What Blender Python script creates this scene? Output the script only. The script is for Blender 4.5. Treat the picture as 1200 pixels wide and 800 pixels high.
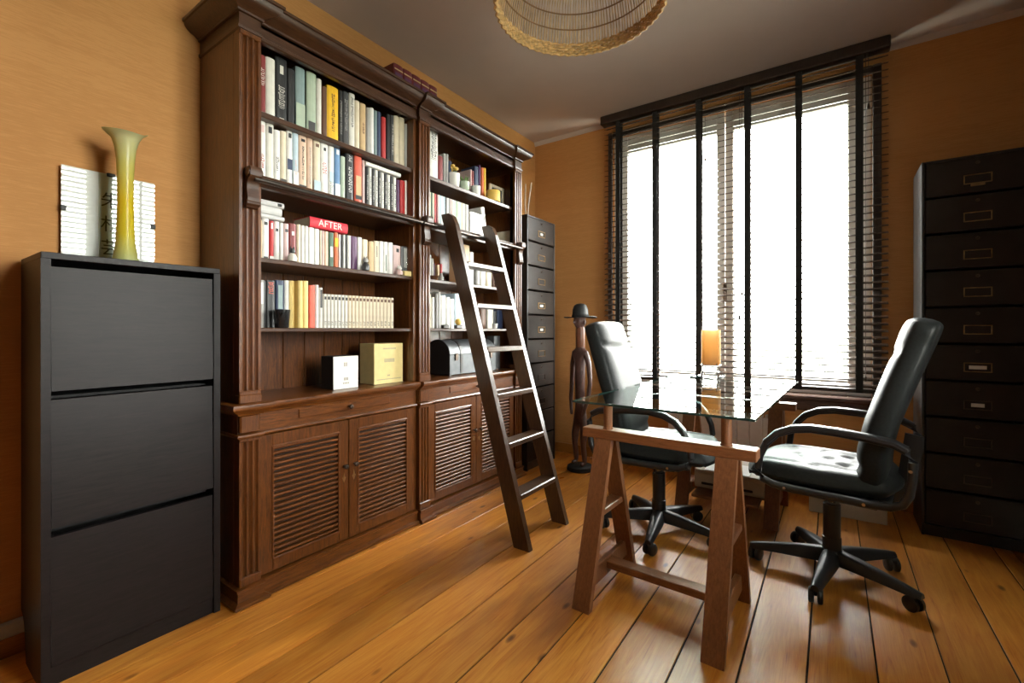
import bpy, bmesh, math, random
from mathutils import Vector, Matrix
random.seed(7)
for o in list(bpy.data.objects): bpy.data.objects.remove(o)
SC = bpy.context.scene
COL = SC.collection
PI = math.pi

# ------------------------------------------------------------------ camera, sky, exposure
CH = 1.08; F_PX = 536.6; CY_PX = 386.2; YAW = 0.60968
cd = bpy.data.cameras.new('camera'); cam = bpy.data.objects.new('camera', cd); COL.objects.link(cam)
cam.location = (0, 0, CH); cam.rotation_euler = (PI/2, 0, YAW)
cd.sensor_width = 36; cd.lens = F_PX/1200*36; cd.shift_y = -(400-CY_PX)/1200; cd.clip_start = 0.02
SC.camera = cam
W = bpy.data.worlds.new('overcast_sky'); SC.world = W; W.use_nodes = True
bg = W.node_tree.nodes['Background']
bg.inputs[1].default_value = 70.0
_nt = W.node_tree; _tc = _nt.nodes.new('ShaderNodeTexCoord'); _sx = _nt.nodes.new('ShaderNodeSeparateXYZ'); _cr = _nt.nodes.new('ShaderNodeValToRGB'); _mr = _nt.nodes.new('ShaderNodeMapRange')
_mr.inputs['From Min'].default_value = -1.0; _nt.links.new(_tc.outputs['Generated'], _sx.inputs[0]); _nt.links.new(_sx.outputs[2], _mr.inputs['Value']); _nt.links.new(_mr.outputs[0], _cr.inputs[0]); _nt.links.new(_cr.outputs[0], bg.inputs[0])
_cr.color_ramp.elements[0].position = 0.49; _cr.color_ramp.elements[0].color = (0.26, 0.27, 0.22, 1)      # ground and greenery below the horizon
_cr.color_ramp.elements[1].position = 0.52; _cr.color_ramp.elements[1].color = (1.0, 0.98, 0.95, 1)        # even overcast sky above it
vs = SC.view_settings
vs.view_transform = 'Standard'; vs.look = 'None'; vs.exposure = 0.0; vs.gamma = 1.0; vs.use_curve_mapping = False
SC.cycles.max_bounces = 8; SC.cycles.diffuse_bounces = 5; SC.cycles.glossy_bounces = 4
SC.cycles.transparent_max_bounces = 16; SC.cycles.sample_clamp_indirect = 6.0

# room box: left wall x, right wall x, rear wall y, window wall y, ceiling z
XL, XR, YB, YW, ZC = -2.24, 0.87, -3.0, 3.58, 2.795
# window openings
W1 = (-1.481, 0.203, 0.66, 2.656)          # window_1: x0 x1 z0 z1 in the far wall
W2 = (0.74, 1.84, 0.78, 2.62)              # window_2: y0 y1 z0 z1 in the right wall
TH2 = 0.42                                  # unseen wall made thick so the reveal clips grazing light from window_2
def portal(name, loc, rot, sx, sy):
    l = bpy.data.lights.new(name, 'AREA'); l.shape = 'RECTANGLE'; l.size = sx; l.size_y = sy
    l.cycles.is_portal = True
    o = bpy.data.objects.new(name, l); COL.objects.link(o); o.location = loc; o.rotation_euler = rot
portal('daylight_portal', ((W1[0]+W1[1])/2, YW+0.2, (W1[2]+W1[3])/2), (-PI/2, 0, 0), W1[1]-W1[0], W1[3]-W1[2])
portal('daylight_portal', (XR+TH2+0.02, (W2[0]+W2[1])/2, (W2[2]+W2[3])/2), (0, PI/2, 0), W2[3]-W2[2], W2[1]-W2[0])

# ------------------------------------------------------------------ helpers
FV = (-math.sin(YAW), math.cos(YAW)); RV = (math.cos(YAW), math.sin(YAW))
def on_x(u, v, x):
    a = (u-600)/F_PX; dx = FV[0]+RV[0]*a; dy = FV[1]+RV[1]*a; t = x/dx
    return t*dy, CH-(v-CY_PX)/F_PX*t
OFF = {}
class MB:
    def __init__(s): s.v = []; s.f = []
    def add(s, vs, fs):
        n = len(s.v); s.v += [tuple(p) for p in vs]; s.f += [tuple(i+n for i in q) for q in fs]; return s
    def box(s, x0, x1, y0, y1, z0, z1):
        return s.add([(x0,y0,z0),(x1,y0,z0),(x1,y1,z0),(x0,y1,z0),(x0,y0,z1),(x1,y0,z1),(x1,y1,z1),(x0,y1,z1)],
                     [(0,3,2,1),(4,5,6,7),(0,1,5,4),(1,2,6,5),(2,3,7,6),(3,0,4,7)])
    def bbox(s, x0, x1, y0, y1, z0, z1, b=0.004, seg=1):
        bm = bmesh.new(); bmesh.ops.create_cube(bm, size=1)
        for v in bm.verts:
            v.co = ((x0+x1)/2+v.co.x*(x1-x0), (y0+y1)/2+v.co.y*(y1-y0), (z0+z1)/2+v.co.z*(z1-z0))
        b = min(b, 0.45*min(x1-x0, y1-y0, z1-z0))
        bmesh.ops.bevel(bm, geom=list(bm.edges), offset=b, segments=seg, affect='EDGES', profile=0.5)
        return s.bm(bm)
    def bm(s, bm):
        bm.verts.index_update()
        s.add([v.co[:] for v in bm.verts], [[v.index for v in f.verts] for f in bm.faces]); bm.free(); return s
    def prism(s, poly, axis, a, b):
        n = len(poly)
        def P(p, t):
            return {'x': (t, p[0], p[1]), 'y': (p[0], t, p[1]), 'z': (p[0], p[1], t)}[axis]
        vs = [P(p, a) for p in poly]+[P(p, b) for p in poly]
        fs = [tuple(range(n))[::-1], tuple(range(n, 2*n))]+[(i, (i+1) % n, n+(i+1) % n, n+i) for i in range(n)]
        return s.add(vs, fs)
    def cyl(s, p0, p1, r0, r1=None, n=16):
        r1 = r0 if r1 is None else r1
        p0 = Vector(p0); p1 = Vector(p1); d = (p1-p0).normalized(); q = d.to_track_quat('Z', 'Y')
        a = q @ Vector((1,0,0)); b = q @ Vector((0,1,0)); vs = []
        for p, r in ((p0, r0), (p1, r1)):
            vs += [tuple(p+(a*math.cos(2*PI*i/n)+b*math.sin(2*PI*i/n))*r) for i in range(n)]
        return s.add(vs, [tuple(range(n))[::-1], tuple(range(n, 2*n))]+[(i, (i+1) % n, n+(i+1) % n, n+i) for i in range(n)])
    def tube(s, pts, r, n=8, closed=False, flat=None, up=(0,0,1)):
        P = [Vector(p) for p in pts]; m = len(P); vs = []; R = r if isinstance(r, (list, tuple)) else [r]*m
        for i in range(m):
            d = (P[(i+1) % m]-P[i-1]) if closed else (P[min(i+1, m-1)]-P[max(i-1, 0)])
            d.normalize(); u = Vector(up)
            if abs(d.dot(u)) > 0.95: u = Vector((1,0,0)) if abs(d.x) < 0.9 else Vector((0,1,0))
            a = d.cross(u).normalized(); b = a.cross(d).normalized()
            for k in range(n):
                t = 2*PI*(k+0.5)/n
                if flat: vs.append(P[i]+a*math.copysign(abs(math.cos(t))**0.6, math.cos(t))*flat[0]+b*math.copysign(abs(math.sin(t))**0.6, math.sin(t))*flat[1])
                else: vs.append(P[i]+(a*math.cos(t)+b*math.sin(t))*R[i])
        fs = []
        for i in range(m if closed else m-1):
            j = (i+1) % m
            fs += [(i*n+k, i*n+(k+1) % n, j*n+(k+1) % n, j*n+k) for k in range(n)]
        if not closed: fs += [tuple(range(n))[::-1], tuple((m-1)*n+k for k in range(n))]
        return s.add(vs, fs)
    def lathe(s, prof, c=(0,0,0), n=24, cap=True):
        vs = []; m = len(prof)
        for r, z in prof: vs += [(c[0]+r*math.cos(2*PI*k/n), c[1]+r*math.sin(2*PI*k/n), c[2]+z) for k in range(n)]
        fs = [(i*n+k, i*n+(k+1) % n, (i+1)*n+(k+1) % n, (i+1)*n+k) for i in range(m-1) for k in range(n)]
        if cap: fs += [tuple(range(n))[::-1], tuple((m-1)*n+k for k in range(n))]
        return s.add(vs, fs)
    def sweep(s, path, prof):
        # path: 2-D polyline, outward on its right-hand side; prof: (outward, z) outline, closed
        m = len(path); n = len(prof); N = []
        for i in range(m-1):
            dx = path[i+1][0]-path[i][0]; dy = path[i+1][1]-path[i][1]; l = math.hypot(dx, dy); N.append((dy/l, -dx/l))
        vs = []
        for i in range(m):
            if i == 0: o = N[0]
            elif i == m-1: o = N[-1]
            else:
                a, b = N[i-1], N[i]; k = 1+a[0]*b[0]+a[1]*b[1]; o = ((a[0]+b[0])/k, (a[1]+b[1])/k)
            vs += [(path[i][0]+o[0]*d, path[i][1]+o[1]*d, z) for d, z in prof]
        fs = [(i*n+k, i*n+(k+1) % n, (i+1)*n+(k+1) % n, (i+1)*n+k) for i in range(m-1) for k in range(n)]
        fs += [tuple(range(n))[::-1], tuple((m-1)*n+k for k in range(n))]
        return s.add(vs, fs)
    def rot(s, M, start=0):
        for i in range(start, len(s.v)): s.v[i] = tuple(M @ Vector(s.v[i]))
        return s
    def build(s, name, m, parent=None, smooth=False, world=True, label=None, color=None):
        off = OFF.get(parent, (0,0,0)) if (parent and world) else (0,0,0)
        me = bpy.data.meshes.new(name)
        me.from_pydata([(a-off[0], b-off[1], c-off[2]) for a, b, c in s.v], [], s.f)
        bm = bmesh.new(); bm.from_mesh(me); bmesh.ops.recalc_face_normals(bm, faces=bm.faces); bm.to_mesh(me); bm.free()
        if smooth:
            me.polygons.foreach_set('use_smooth', [True]*len(me.polygons))
            try: me.set_sharp_from_angle(angle=math.radians(smooth if smooth is not True else 40))
            except Exception: pass
        me.materials.append(m)
        o = bpy.data.objects.new(name, me); COL.objects.link(o)
        if parent: o.parent = parent; OFF[o] = off
        if label: o['label'] = label
        if color: o.color = (*color, 1)
        return o
def tag(o, label, cat, group=None, kind=None):
    o['label'] = label; o['category'] = cat
    if group: o['group'] = group
    if kind: o['kind'] = kind
    return o
def thing(name, label, cat, loc=(0,0,0), rz=0, group=None, kind=None):
    o = bpy.data.objects.new(name, None); COL.objects.link(o); o.empty_display_size = 0.1
    o.location = loc; o.rotation_euler = (0,0,rz); OFF[o] = tuple(loc)
    return tag(o, label, cat, group, kind)
def rep(o, loc, parent=None):
    c = o.copy(); COL.objects.link(c); c.location = loc
    if parent: c.parent = parent
    return c
def copy_tree(o, parent=None):
    c = o.copy(); COL.objects.link(c); c.parent = parent
    for ch in o.children: copy_tree(ch, c)
    return c
def text_mesh(body, size, M, depth=0.0006):
    cu = bpy.data.curves.new('lettering', 'FONT'); cu.body = body; cu.size = size; cu.extrude = depth
    cu.align_x = 'CENTER'; cu.align_y = 'CENTER'
    o = bpy.data.objects.new('lettering', cu); COL.objects.link(o)
    bpy.context.view_layer.update()
    me = bpy.data.meshes.new_from_object(o.evaluated_get(bpy.context.evaluated_depsgraph_get()))
    b = MB(); b.add([tuple(M @ v.co) for v in me.vertices], [tuple(p.vertices) for p in me.polygons])
    bpy.data.objects.remove(o); bpy.data.meshes.remove(me); bpy.data.curves.remove(cu)
    return b

# ------------------------------------------------------------------ materials
def base(name):
    m = bpy.data.materials.new(name); m.use_nodes = True; nt = m.node_tree
    return m, nt, nt.nodes['Principled BSDF']
def N(nt, t, **kw):
    n = nt.nodes.new(t)
    for k, v in kw.items():
        if k in n.inputs: n.inputs[k].default_value = v
        else: setattr(n, k, v)
    return n
def coords(nt, scale, rnd=False):
    tc = N(nt, 'ShaderNodeTexCoord'); mp = N(nt, 'ShaderNodeMapping'); mp.inputs['Scale'].default_value = scale
    src = tc.outputs['Object']
    if rnd:
        oi = N(nt, 'ShaderNodeObjectInfo'); mu = N(nt, 'ShaderNodeMath', operation='MULTIPLY'); mu.inputs[1].default_value = 37.0
        ad = N(nt, 'ShaderNodeVectorMath', operation='ADD')
        nt.links.new(oi.outputs['Random'], mu.inputs[0]); nt.links.new(src, ad.inputs[0]); nt.links.new(mu.outputs[0], ad.inputs[1]); src = ad.outputs[0]
    nt.links.new(src, mp.inputs[0]); return mp.outputs[0]
def ramp(nt, fac, stops):
    r = N(nt, 'ShaderNodeValToRGB'); e = r.color_ramp.elements
    while len(e) < len(stops): e.new(0.5)
    for i, (p, c) in enumerate(stops): e[i].position = p; e[i].color = (*c, 1)
    nt.links.new(fac, r.inputs[0]); return r.outputs[0]
def plain(name, c, rough=0.5, metal=0.0, spec=0.5, coat=0.0, var=0.12, vscale=30, bump=0.0):
    m, nt, b = base(name)
    b.inputs['Roughness'].default_value = rough; b.inputs['Metallic'].default_value = metal
    b.inputs['Specular IOR Level'].default_value = spec; b.inputs['Coat Weight'].default_value = coat
    nz = N(nt, 'ShaderNodeTexNoise', Scale=vscale, Detail=3.0); nt.links.new(coords(nt, (1,1,1)), nz.inputs['Vector'])
    lo = tuple(x*(1-var) for x in c); hi = tuple(min(1, x*(1+var)) for x in c)
    nt.links.new(ramp(nt, nz.outputs[0], [(0.3, lo), (0.7, hi)]), b.inputs['Base Color'])
    if bump:
        bp = N(nt, 'ShaderNodeBump', Strength=bump, Distance=0.003); nt.links.new(nz.outputs[0], bp.inputs['Height']); nt.links.new(bp.outputs[0], b.inputs['Normal'])
    return m
def wood(name, c0, c1, stretch, rough=0.35, bump=0.15, coat=0.0, fine=14.0, spec=0.5):
    m, nt, b = base(name); b.inputs['Specular IOR Level'].default_value = spec; v = coords(nt, stretch, True)
    n1 = N(nt, 'ShaderNodeTexNoise', Scale=fine, Detail=6.0, Roughness=0.65, Distortion=0.6); nt.links.new(v, n1.inputs['Vector'])
    n2 = N(nt, 'ShaderNodeTexNoise', Scale=fine*6, Detail=2.0); nt.links.new(v, n2.inputs['Vector'])
    mx = N(nt, 'ShaderNodeMath', operation='MULTIPLY_ADD'); mx.inputs[1].default_value = 0.35
    nt.links.new(n2.outputs[0], mx.inputs[0]); nt.links.new(n1.outputs[0], mx.inputs[2])
    nt.links.new(ramp(nt, mx.outputs[0], [(0.42, c0), (0.88, c1)]), b.inputs['Base Color'])
    b.inputs['Roughness'].default_value = rough; b.inputs['Coat Weight'].default_value = coat; b.inputs['Coat Roughness'].default_value = 0.2
    bp = N(nt, 'ShaderNodeBump', Strength=bump, Distance=0.002); nt.links.new(mx.outputs[0], bp.inputs['Height']); nt.links.new(bp.outputs[0], b.inputs['Normal'])
    return m
def wallpaper():
    m, nt, b = base('grasscloth_wallpaper')
    n1 = N(nt, 'ShaderNodeTexNoise', Scale=1.0, Detail=5.0, Roughness=0.7); nt.links.new(coords(nt, (16, 16, 260)), n1.inputs['Vector'])
    n2 = N(nt, 'ShaderNodeTexNoise', Scale=1.4, Detail=3.0); nt.links.new(coords(nt, (1,1,1)), n2.inputs['Vector'])
    n3 = N(nt, 'ShaderNodeTexNoise', Scale=1.0, Detail=2.0); nt.links.new(coords(nt, (1.2, 1.2, 42)), n3.inputs['Vector'])
    a1 = N(nt, 'ShaderNodeMath', operation='MULTIPLY_ADD'); a1.inputs[1].default_value = 0.6
    nt.links.new(n2.outputs[0], a1.inputs[0]); nt.links.new(n1.outputs[0], a1.inputs[2])
    a2 = N(nt, 'ShaderNodeMath', operation='MULTIPLY_ADD'); a2.inputs[1].default_value = 0.3
    nt.links.new(n3.outputs[0], a2.inputs[0]); nt.links.new(a1.outputs[0], a2.inputs[2])
    nt.links.new(ramp(nt, a2.outputs[0], [(0.55, (0.49, 0.228, 0.074)), (0.95, (0.54, 0.26, 0.088)), (1.35, (0.58, 0.288, 0.10))]), b.inputs['Base Color'])
    b.inputs['Roughness'].default_value = 0.75; b.inputs['Specular IOR Level'].default_value = 0.25
    bp = N(nt, 'ShaderNodeBump', Strength=0.2, Distance=0.002); nt.links.new(n1.outputs[0], bp.inputs['Height']); nt.links.new(bp.outputs[0], b.inputs['Normal'])
    return m
def pine():
    m, nt, b = base('waxed_pine_boards'); v = coords(nt, (1,1,1), True)
    def noise(sc, scale, det=4.0, dist=0.0):
        mp = N(nt, 'ShaderNodeMapping'); mp.inputs['Scale'].default_value = sc; nt.links.new(v, mp.inputs[0])
        n = N(nt, 'ShaderNodeTexNoise', Scale=scale, Detail=det, Distortion=dist, Roughness=0.6); nt.links.new(mp.outputs[0], n.inputs['Vector']); return n.outputs[0]
    grain = noise((11, 0.9, 1), 3.0, 6.0, 1.6); fine = noise((90, 2.5, 1), 3.0, 2.0); tone = noise((1.5, 0.5, 1), 2.0, 3.0)
    a = N(nt, 'ShaderNodeMath', operation='MULTIPLY_ADD'); a.inputs[1].default_value = 0.45; nt.links.new(fine, a.inputs[0]); nt.links.new(grain, a.inputs[2])
    c = ramp(nt, a.outputs[0], [(0.40, (0.30, 0.078, 0.010)), (0.58, (0.61, 0.205, 0.025)), (0.92, (0.77, 0.335, 0.055))])
    # tone of each board
    oi = N(nt, 'ShaderNodeObjectInfo'); mr = N(nt, 'ShaderNodeMapRange'); mr.inputs['To Min'].default_value = 0.66; mr.inputs['To Max'].default_value = 1.10
    nt.links.new(oi.outputs['Random'], mr.inputs['Value'])
    ml = N(nt, 'ShaderNodeMix', data_type='RGBA', blend_type='MULTIPLY'); ml.inputs['Factor'].default_value = 1.0
    nt.links.new(c, ml.inputs['A']); nt.links.new(mr.outputs[0], ml.inputs['B'])
    # worn darker streaks
    ms = ramp(nt, tone, [(0.34, (0.42, 0.33, 0.30)), (0.50, (1, 1, 1))])
    m2 = N(nt, 'ShaderNodeMix', data_type='RGBA', blend_type='MULTIPLY'); m2.inputs['Factor'].default_value = 0.75
    nt.links.new(ml.outputs['Result'], m2.inputs['A']); nt.links.new(ms, m2.inputs['B'])
    # knots
    mp = N(nt, 'ShaderNodeMapping'); mp.inputs['Scale'].default_value = (8.0, 3.4, 1); nt.links.new(v, mp.inputs[0])
    vo = N(nt, 'ShaderNodeTexVoronoi', Scale=1.0); vo.inputs['Randomness'].default_value = 1.0; nt.links.new(mp.outputs[0], vo.inputs['Vector'])
    kn = ramp(nt, vo.outputs['Distance'], [(0.03, (0.10, 0.05, 0.035)), (0.07, (0.42, 0.32, 0.26)), (0.11, (1, 1, 1))])
    m3 = N(nt, 'ShaderNodeMix', data_type='RGBA', blend_type='MULTIPLY'); m3.inputs['Factor'].default_value = 0.85
    nt.links.new(m2.outputs['Result'], m3.inputs['A']); nt.links.new(kn, m3.inputs['B'])
    nt.links.new(m3.outputs['Result'], b.inputs['Base Color'])
    rr = N(nt, 'ShaderNodeMapRange'); rr.inputs['To Min'].default_value = 0.20; rr.inputs['To Max'].default_value = 0.46; nt.links.new(tone, rr.inputs['Value']); nt.links.new(rr.outputs[0], b.inputs['Roughness'])
    bp = N(nt, 'ShaderNodeBump', Strength=0.12, Distance=0.002); nt.links.new(a.outputs[0], bp.inputs['Height']); nt.links.new(bp.outputs[0], b.inputs['Normal'])
    return m
def printed(name, rough=0.45):
    # cover stock: the colour of each thing is its object colour
    m, nt, b = base(name); oi = N(nt, 'ShaderNodeObjectInfo')
    nz = N(nt, 'ShaderNodeTexNoise', Scale=25.0, Detail=2.0); nt.links.new(coords(nt, (1,1,1)), nz.inputs['Vector'])
    r = ramp(nt, nz.outputs[0], [(0.3, (0.86, 0.86, 0.86)), (0.7, (1, 1, 1))])
    mx = N(nt, 'ShaderNodeMix', data_type='RGBA', blend_type='MULTIPLY'); mx.inputs['Factor'].default_value = 1.0
    nt.links.new(oi.outputs['Color'], mx.inputs['A']); nt.links.new(r, mx.inputs['B']); nt.links.new(mx.outputs['Result'], b.inputs['Base Color'])
    b.inputs['Roughness'].default_value = rough
    return m
def pane_mat(name, tint=(0.96, 0.98, 0.97), rough=0.0, ior=1.5):
    m, nt, b = base(name); nt.nodes.remove(b); out = nt.nodes['Material Output']
    t = N(nt, 'ShaderNodeBsdfTransparent'); t.inputs[0].default_value = (*tint, 1)
    g = N(nt, 'ShaderNodeBsdfGlossy'); g.inputs['Roughness'].default_value = rough
    fr = N(nt, 'ShaderNodeFresnel'); fr.inputs[0].default_value = ior; mx = N(nt, 'ShaderNodeMixShader')
    gm = N(nt, 'ShaderNodeNewGeometry'); ng = N(nt, 'ShaderNodeMath', operation='SUBTRACT'); ng.inputs[0].default_value = 1.0; mu = N(nt, 'ShaderNodeMath', operation='MULTIPLY')
    nt.links.new(gm.outputs['Backfacing'], ng.inputs[1]); nt.links.new(ng.outputs[0], mu.inputs[0]); nt.links.new(fr.outputs[0], mu.inputs[1])
    nt.links.new(mu.outputs[0], mx.inputs[0]); nt.links.new(t.outputs[0], mx.inputs[1]); nt.links.new(g.outputs[0], mx.inputs[2]); nt.links.new(mx.outputs[0], out.inputs[0])
    return m
def translucent(name, c, amount=0.5, rough=0.3):
    m, nt, b = base(name); out = nt.nodes['Material Output']; b.inputs['Base Color'].default_value = (*c, 1); b.inputs['Roughness'].default_value = rough
    t = N(nt, 'ShaderNodeBsdfTranslucent'); t.inputs[0].default_value = (*c, 1); mx = N(nt, 'ShaderNodeMixShader'); mx.inputs[0].default_value = amount
    nt.links.new(b.outputs[0], mx.inputs[1]); nt.links.new(t.outputs[0], mx.inputs[2]); nt.links.new(mx.outputs[0], out.inputs[0]); return m
def vase_mat():
    m, nt, b = base('yellow_green_art_glass'); out = nt.nodes['Material Output']
    tc = N(nt, 'ShaderNodeTexCoord'); sp = N(nt, 'ShaderNodeSeparateXYZ'); nt.links.new(tc.outputs['Object'], sp.inputs[0])
    mr = N(nt, 'ShaderNodeMapRange'); mr.inputs['From Max'].default_value = 0.5; nt.links.new(sp.outputs[2], mr.inputs['Value'])
    c = ramp(nt, mr.outputs[0], [(0.03, (0.66, 0.68, 0.30)), (0.22, (0.86, 0.72, 0.05)), (0.45, (0.90, 0.72, 0.03)), (0.7, (0.84, 0.78, 0.22)), (0.9, (0.78, 0.78, 0.46)), (1.0, (0.60, 0.62, 0.36))])
    nt.links.new(c, b.inputs['Base Color']); b.inputs['Roughness'].default_value = 0.25
    t = N(nt, 'ShaderNodeBsdfTranslucent'); nt.links.new(c, t.inputs[0]); mx = N(nt, 'ShaderNodeMixShader'); mx.inputs[0].default_value = 0.45
    nt.links.new(b.outputs[0], mx.inputs[1]); nt.links.new(t.outputs[0], mx.inputs[2]); nt.links.new(mx.outputs[0], out.inputs[0]); return m

M = dict(
 wall=wallpaper(), ceiling=plain('off_white_ceiling_paint', (0.56, 0.475, 0.435), 0.85, var=0.03, vscale=4),
 pine=pine(), gap=plain('dark_board_gap', (0.02, 0.012, 0.006), 0.9),
 white=plain('white_paint', (0.78, 0.77, 0.74), 0.4, var=0.03), greywhite=plain('grey_white_duct_paint', (0.55, 0.55, 0.54), 0.5, var=0.05),
 skirt=wood('worn_skirting_wood', (0.30, 0.11, 0.02), (0.5, 0.22, 0.05), (6, 1, 20)),
 walnut_v=wood('walnut_upright_grain', (0.018, 0.0052, 0.0014), (0.155, 0.048, 0.009), (9, 9, 0.9), 0.30, coat=0.25),
 walnut_h=wood('walnut_lengthwise_grain', (0.020, 0.0056, 0.0014), (0.18, 0.055, 0.009), (9, 0.9, 9), 0.30, coat=0.25),
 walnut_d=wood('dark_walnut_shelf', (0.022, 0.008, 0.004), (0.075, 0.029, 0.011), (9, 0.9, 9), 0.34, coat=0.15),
 iron=plain('dark_bronze_fitting', (0.09, 0.065, 0.05), 0.35, 0.8), rod=plain('dark_steel_rail', (0.10, 0.085, 0.075), 0.28, 0.9),
 laminate=wood('black_brown_laminate', (0.006, 0.0045, 0.0045), (0.016, 0.011, 0.0105), (8, 0.7, 8), 0.44, bump=0.05, spec=0.22),
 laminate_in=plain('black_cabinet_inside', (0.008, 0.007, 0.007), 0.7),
 black_card=plain('black_pressed_fibre', (0.026, 0.018, 0.014), 0.45, spec=0.25, var=0.2, vscale=12), cab_frame=plain('black_painted_frame', (0.018, 0.015, 0.013), 0.35),
 brass=plain('dull_brass', (0.32, 0.20, 0.09), 0.4, 0.85, var=0.3), card=plain('white_label_card', (0.8, 0.78, 0.72), 0.6, var=0.05), hole=plain('black_hole', (0.004, 0.004, 0.004), 0.8),
 leather=plain('black_leather', (0.016, 0.018, 0.018), 0.42, spec=0.16, var=0.2, vscale=120, bump=0.15), plastic=plain('black_plastic', (0.015, 0.016, 0.018), 0.36, var=0.05),
 steel=plain('chromed_steel', (0.5, 0.5, 0.5), 0.2, 1.0, var=0.05),
 trestle=wood('brown_stained_trestle_wood', (0.13, 0.046, 0.017), (0.26, 0.103, 0.040), (10, 10, 1.2), 0.42), trestle_h=wood('brown_stained_beam_wood', (0.15, 0.052, 0.018), (0.29, 0.115, 0.043), (1.2, 10, 10), 0.42),
 ladder=wood('dark_brown_ladder_wood', (0.026, 0.012, 0.006), (0.085, 0.042, 0.021), (10, 10, 1), 0.3, coat=0.3),
 glass=pane_mat('window_glass'), desk_glass=pane_mat('greenish_desk_glass', (0.82, 0.90, 0.87), 0.0, 1.62), glass_edge=plain('dark_green_glass_edge', (0.02, 0.05, 0.045), 0.1),
 blind=wood('dark_brown_blind_slat', (0.030, 0.018, 0.012), (0.06, 0.037, 0.026), (0.8, 8, 8), 0.24, bump=0.03, coat=0.4), tape=plain('black_ladder_tape', (0.012, 0.011, 0.010), 0.8), casing=wood('dark_window_casing', (0.018, 0.011, 0.008), (0.04, 0.026, 0.018), (8, 8, 1), 0.4),
 slat_white=plain('white_blind_slat', (0.75, 0.74, 0.70), 0.35, var=0.03), sash=plain('white_sash_paint', (0.7, 0.69, 0.66), 0.35, var=0.04), sill=wood('dark_sill_wood', (0.05, 0.025, 0.018), (0.12, 0.07, 0.055), (1, 8, 8), 0.25, coat=0.4),
 radiator=plain('white_enamel', (0.72, 0.70, 0.72), 0.35, var=0.03), printer=plain('beige_printer_plastic', (0.50, 0.45, 0.38), 0.5, var=0.04), paper=plain('white_paper', (0.82, 0.82, 0.82), 0.7, var=0.02), dark=plain('dark_slot', (0.01, 0.01, 0.01), 0.6),
 reed=plain('tan_rattan_reed', (0.50, 0.34, 0.18), 0.7, var=0.3), band=plain('braided_rattan', (0.45, 0.27, 0.10), 0.7, var=0.4, vscale=60), reed_dark=plain('brown_rattan_hoop', (0.22, 0.12, 0.05), 0.7),
 cover=printed('printed_cover'), print=printed('flat_print', 0.55), pages=plain('cream_page_edges', (0.70, 0.64, 0.52), 0.8, var=0.1, vscale=200), ceramic=printed('glazed_ceramic', 0.2),
 statue=wood('carved_dark_wood', (0.055, 0.030, 0.028), (0.14, 0.075, 0.062), (8, 8, 1.5), 0.35), statue_neck=wood('reddish_carved_wood', (0.10, 0.035, 0.018), (0.2, 0.075, 0.035), (8, 8, 1.5), 0.35), felt=plain('black_felt', (0.010, 0.012, 0.013), 0.55, var=0.2, vscale=60),
 vase=vase_mat(), amber=translucent('amber_frosted_glass', (0.96, 0.78, 0.50), 0.75, 0.3), clear=pane_mat('clear_glass', (0.95, 0.97, 0.96)),
 scroll=plain('pale_green_paper', (0.52, 0.56, 0.46), 0.6, var=0.08, vscale=8), ink=plain('black_ink', (0.006, 0.006, 0.006), 0.5),
 picture_glass=pane_mat('picture_glass', (0.97, 0.98, 0.97), 0.0, 1.7),
 silver=plain('brushed_grey_metal', (0.09, 0.095, 0.10), 0.42, 0.5, var=0.25, vscale=18), leaf=plain('green_leaf', (0.12, 0.2, 0.05), 0.5, var=0.3), wax=plain('yellow_wax', (0.75, 0.48, 0.10), 0.5, var=0.08), gold=plain('pale_gold_card', (0.72, 0.58, 0.26), 0.38, var=0.05), whitecard=plain('glossy_white_card', (0.80, 0.77, 0.70), 0.35, var=0.03), twig=plain('bleached_twig', (0.68, 0.56, 0.42), 0.6),
)

# ------------------------------------------------------------------ the room
fl = MB().box(XL, XR, YB, YW, -0.08, -0.005).build('floor', M['gap']); tag(fl, 'wide orange pine floorboards with dark gaps and knots', 'floor', kind='structure')
seams = [XL, -2.03, -1.852, -1.675, -1.497, -1.315, -1.134, -0.945, -0.781, -0.597, -0.417, -0.241, -0.064, 0.118, 0.296, 0.475, 0.655, XR]
for a, b in zip(seams[:-1], seams[1:]):
    g = 0.003 if random.random() < 0.65 else 0.002
    a2, b2 = a+g, b-g; c = 0.001
    MB().prism([(a2, -0.022), (b2, -0.022), (b2, -c), (b2-c, 0), (a2+c, 0), (a2, -c)], 'y', YB, YW).build('plank', M['pine'], fl)
w = MB().box(XL-0.12, XL, YB, YW+0.25, 0, ZC).build('wall_left', M['wall']); tag(w, 'ochre grasscloth wall behind the bookcases', 'wall', kind='structure')
w = MB(); w.box(XL, W1[0], YW, YW+0.25, 0, ZC); w.box(W1[1], XR+TH2, YW, YW+0.25, 0, ZC); w.box(W1[0], W1[1], YW, YW+0.25, W1[3], ZC); w.box(W1[0], W1[1], YW, YW+0.25, 0, W1[2])
tag(w.build('wall_front', M['wall']), 'ochre grasscloth wall around the big window', 'wall', kind='structure')
w = MB(); w.box(XR, XR+TH2, YB, W2[0], 0, ZC); w.box(XR, XR+TH2, W2[1], YW, 0, ZC); w.box(XR, XR+TH2, W2[0], W2[1], W2[3], ZC); w.box(XR, XR+TH2, W2[0], W2[1], 0, W2[2])
tag(w.build('wall_right', M['casing']), 'unseen wall given dark wood to cut bounced light, with the second window', 'wall', kind='structure')  # dark finish is made up, keeps bounced light off the window corner
tag(MB().box(XL-0.12, XR+TH2, YB-0.12, YB, 0, ZC).build('wall_back', M['casing']), 'unseen wall behind the viewer, given dark wood to cut bounced light', 'wall', kind='structure')  # invented dark finish, soaks up light bouncing back into the room
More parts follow.
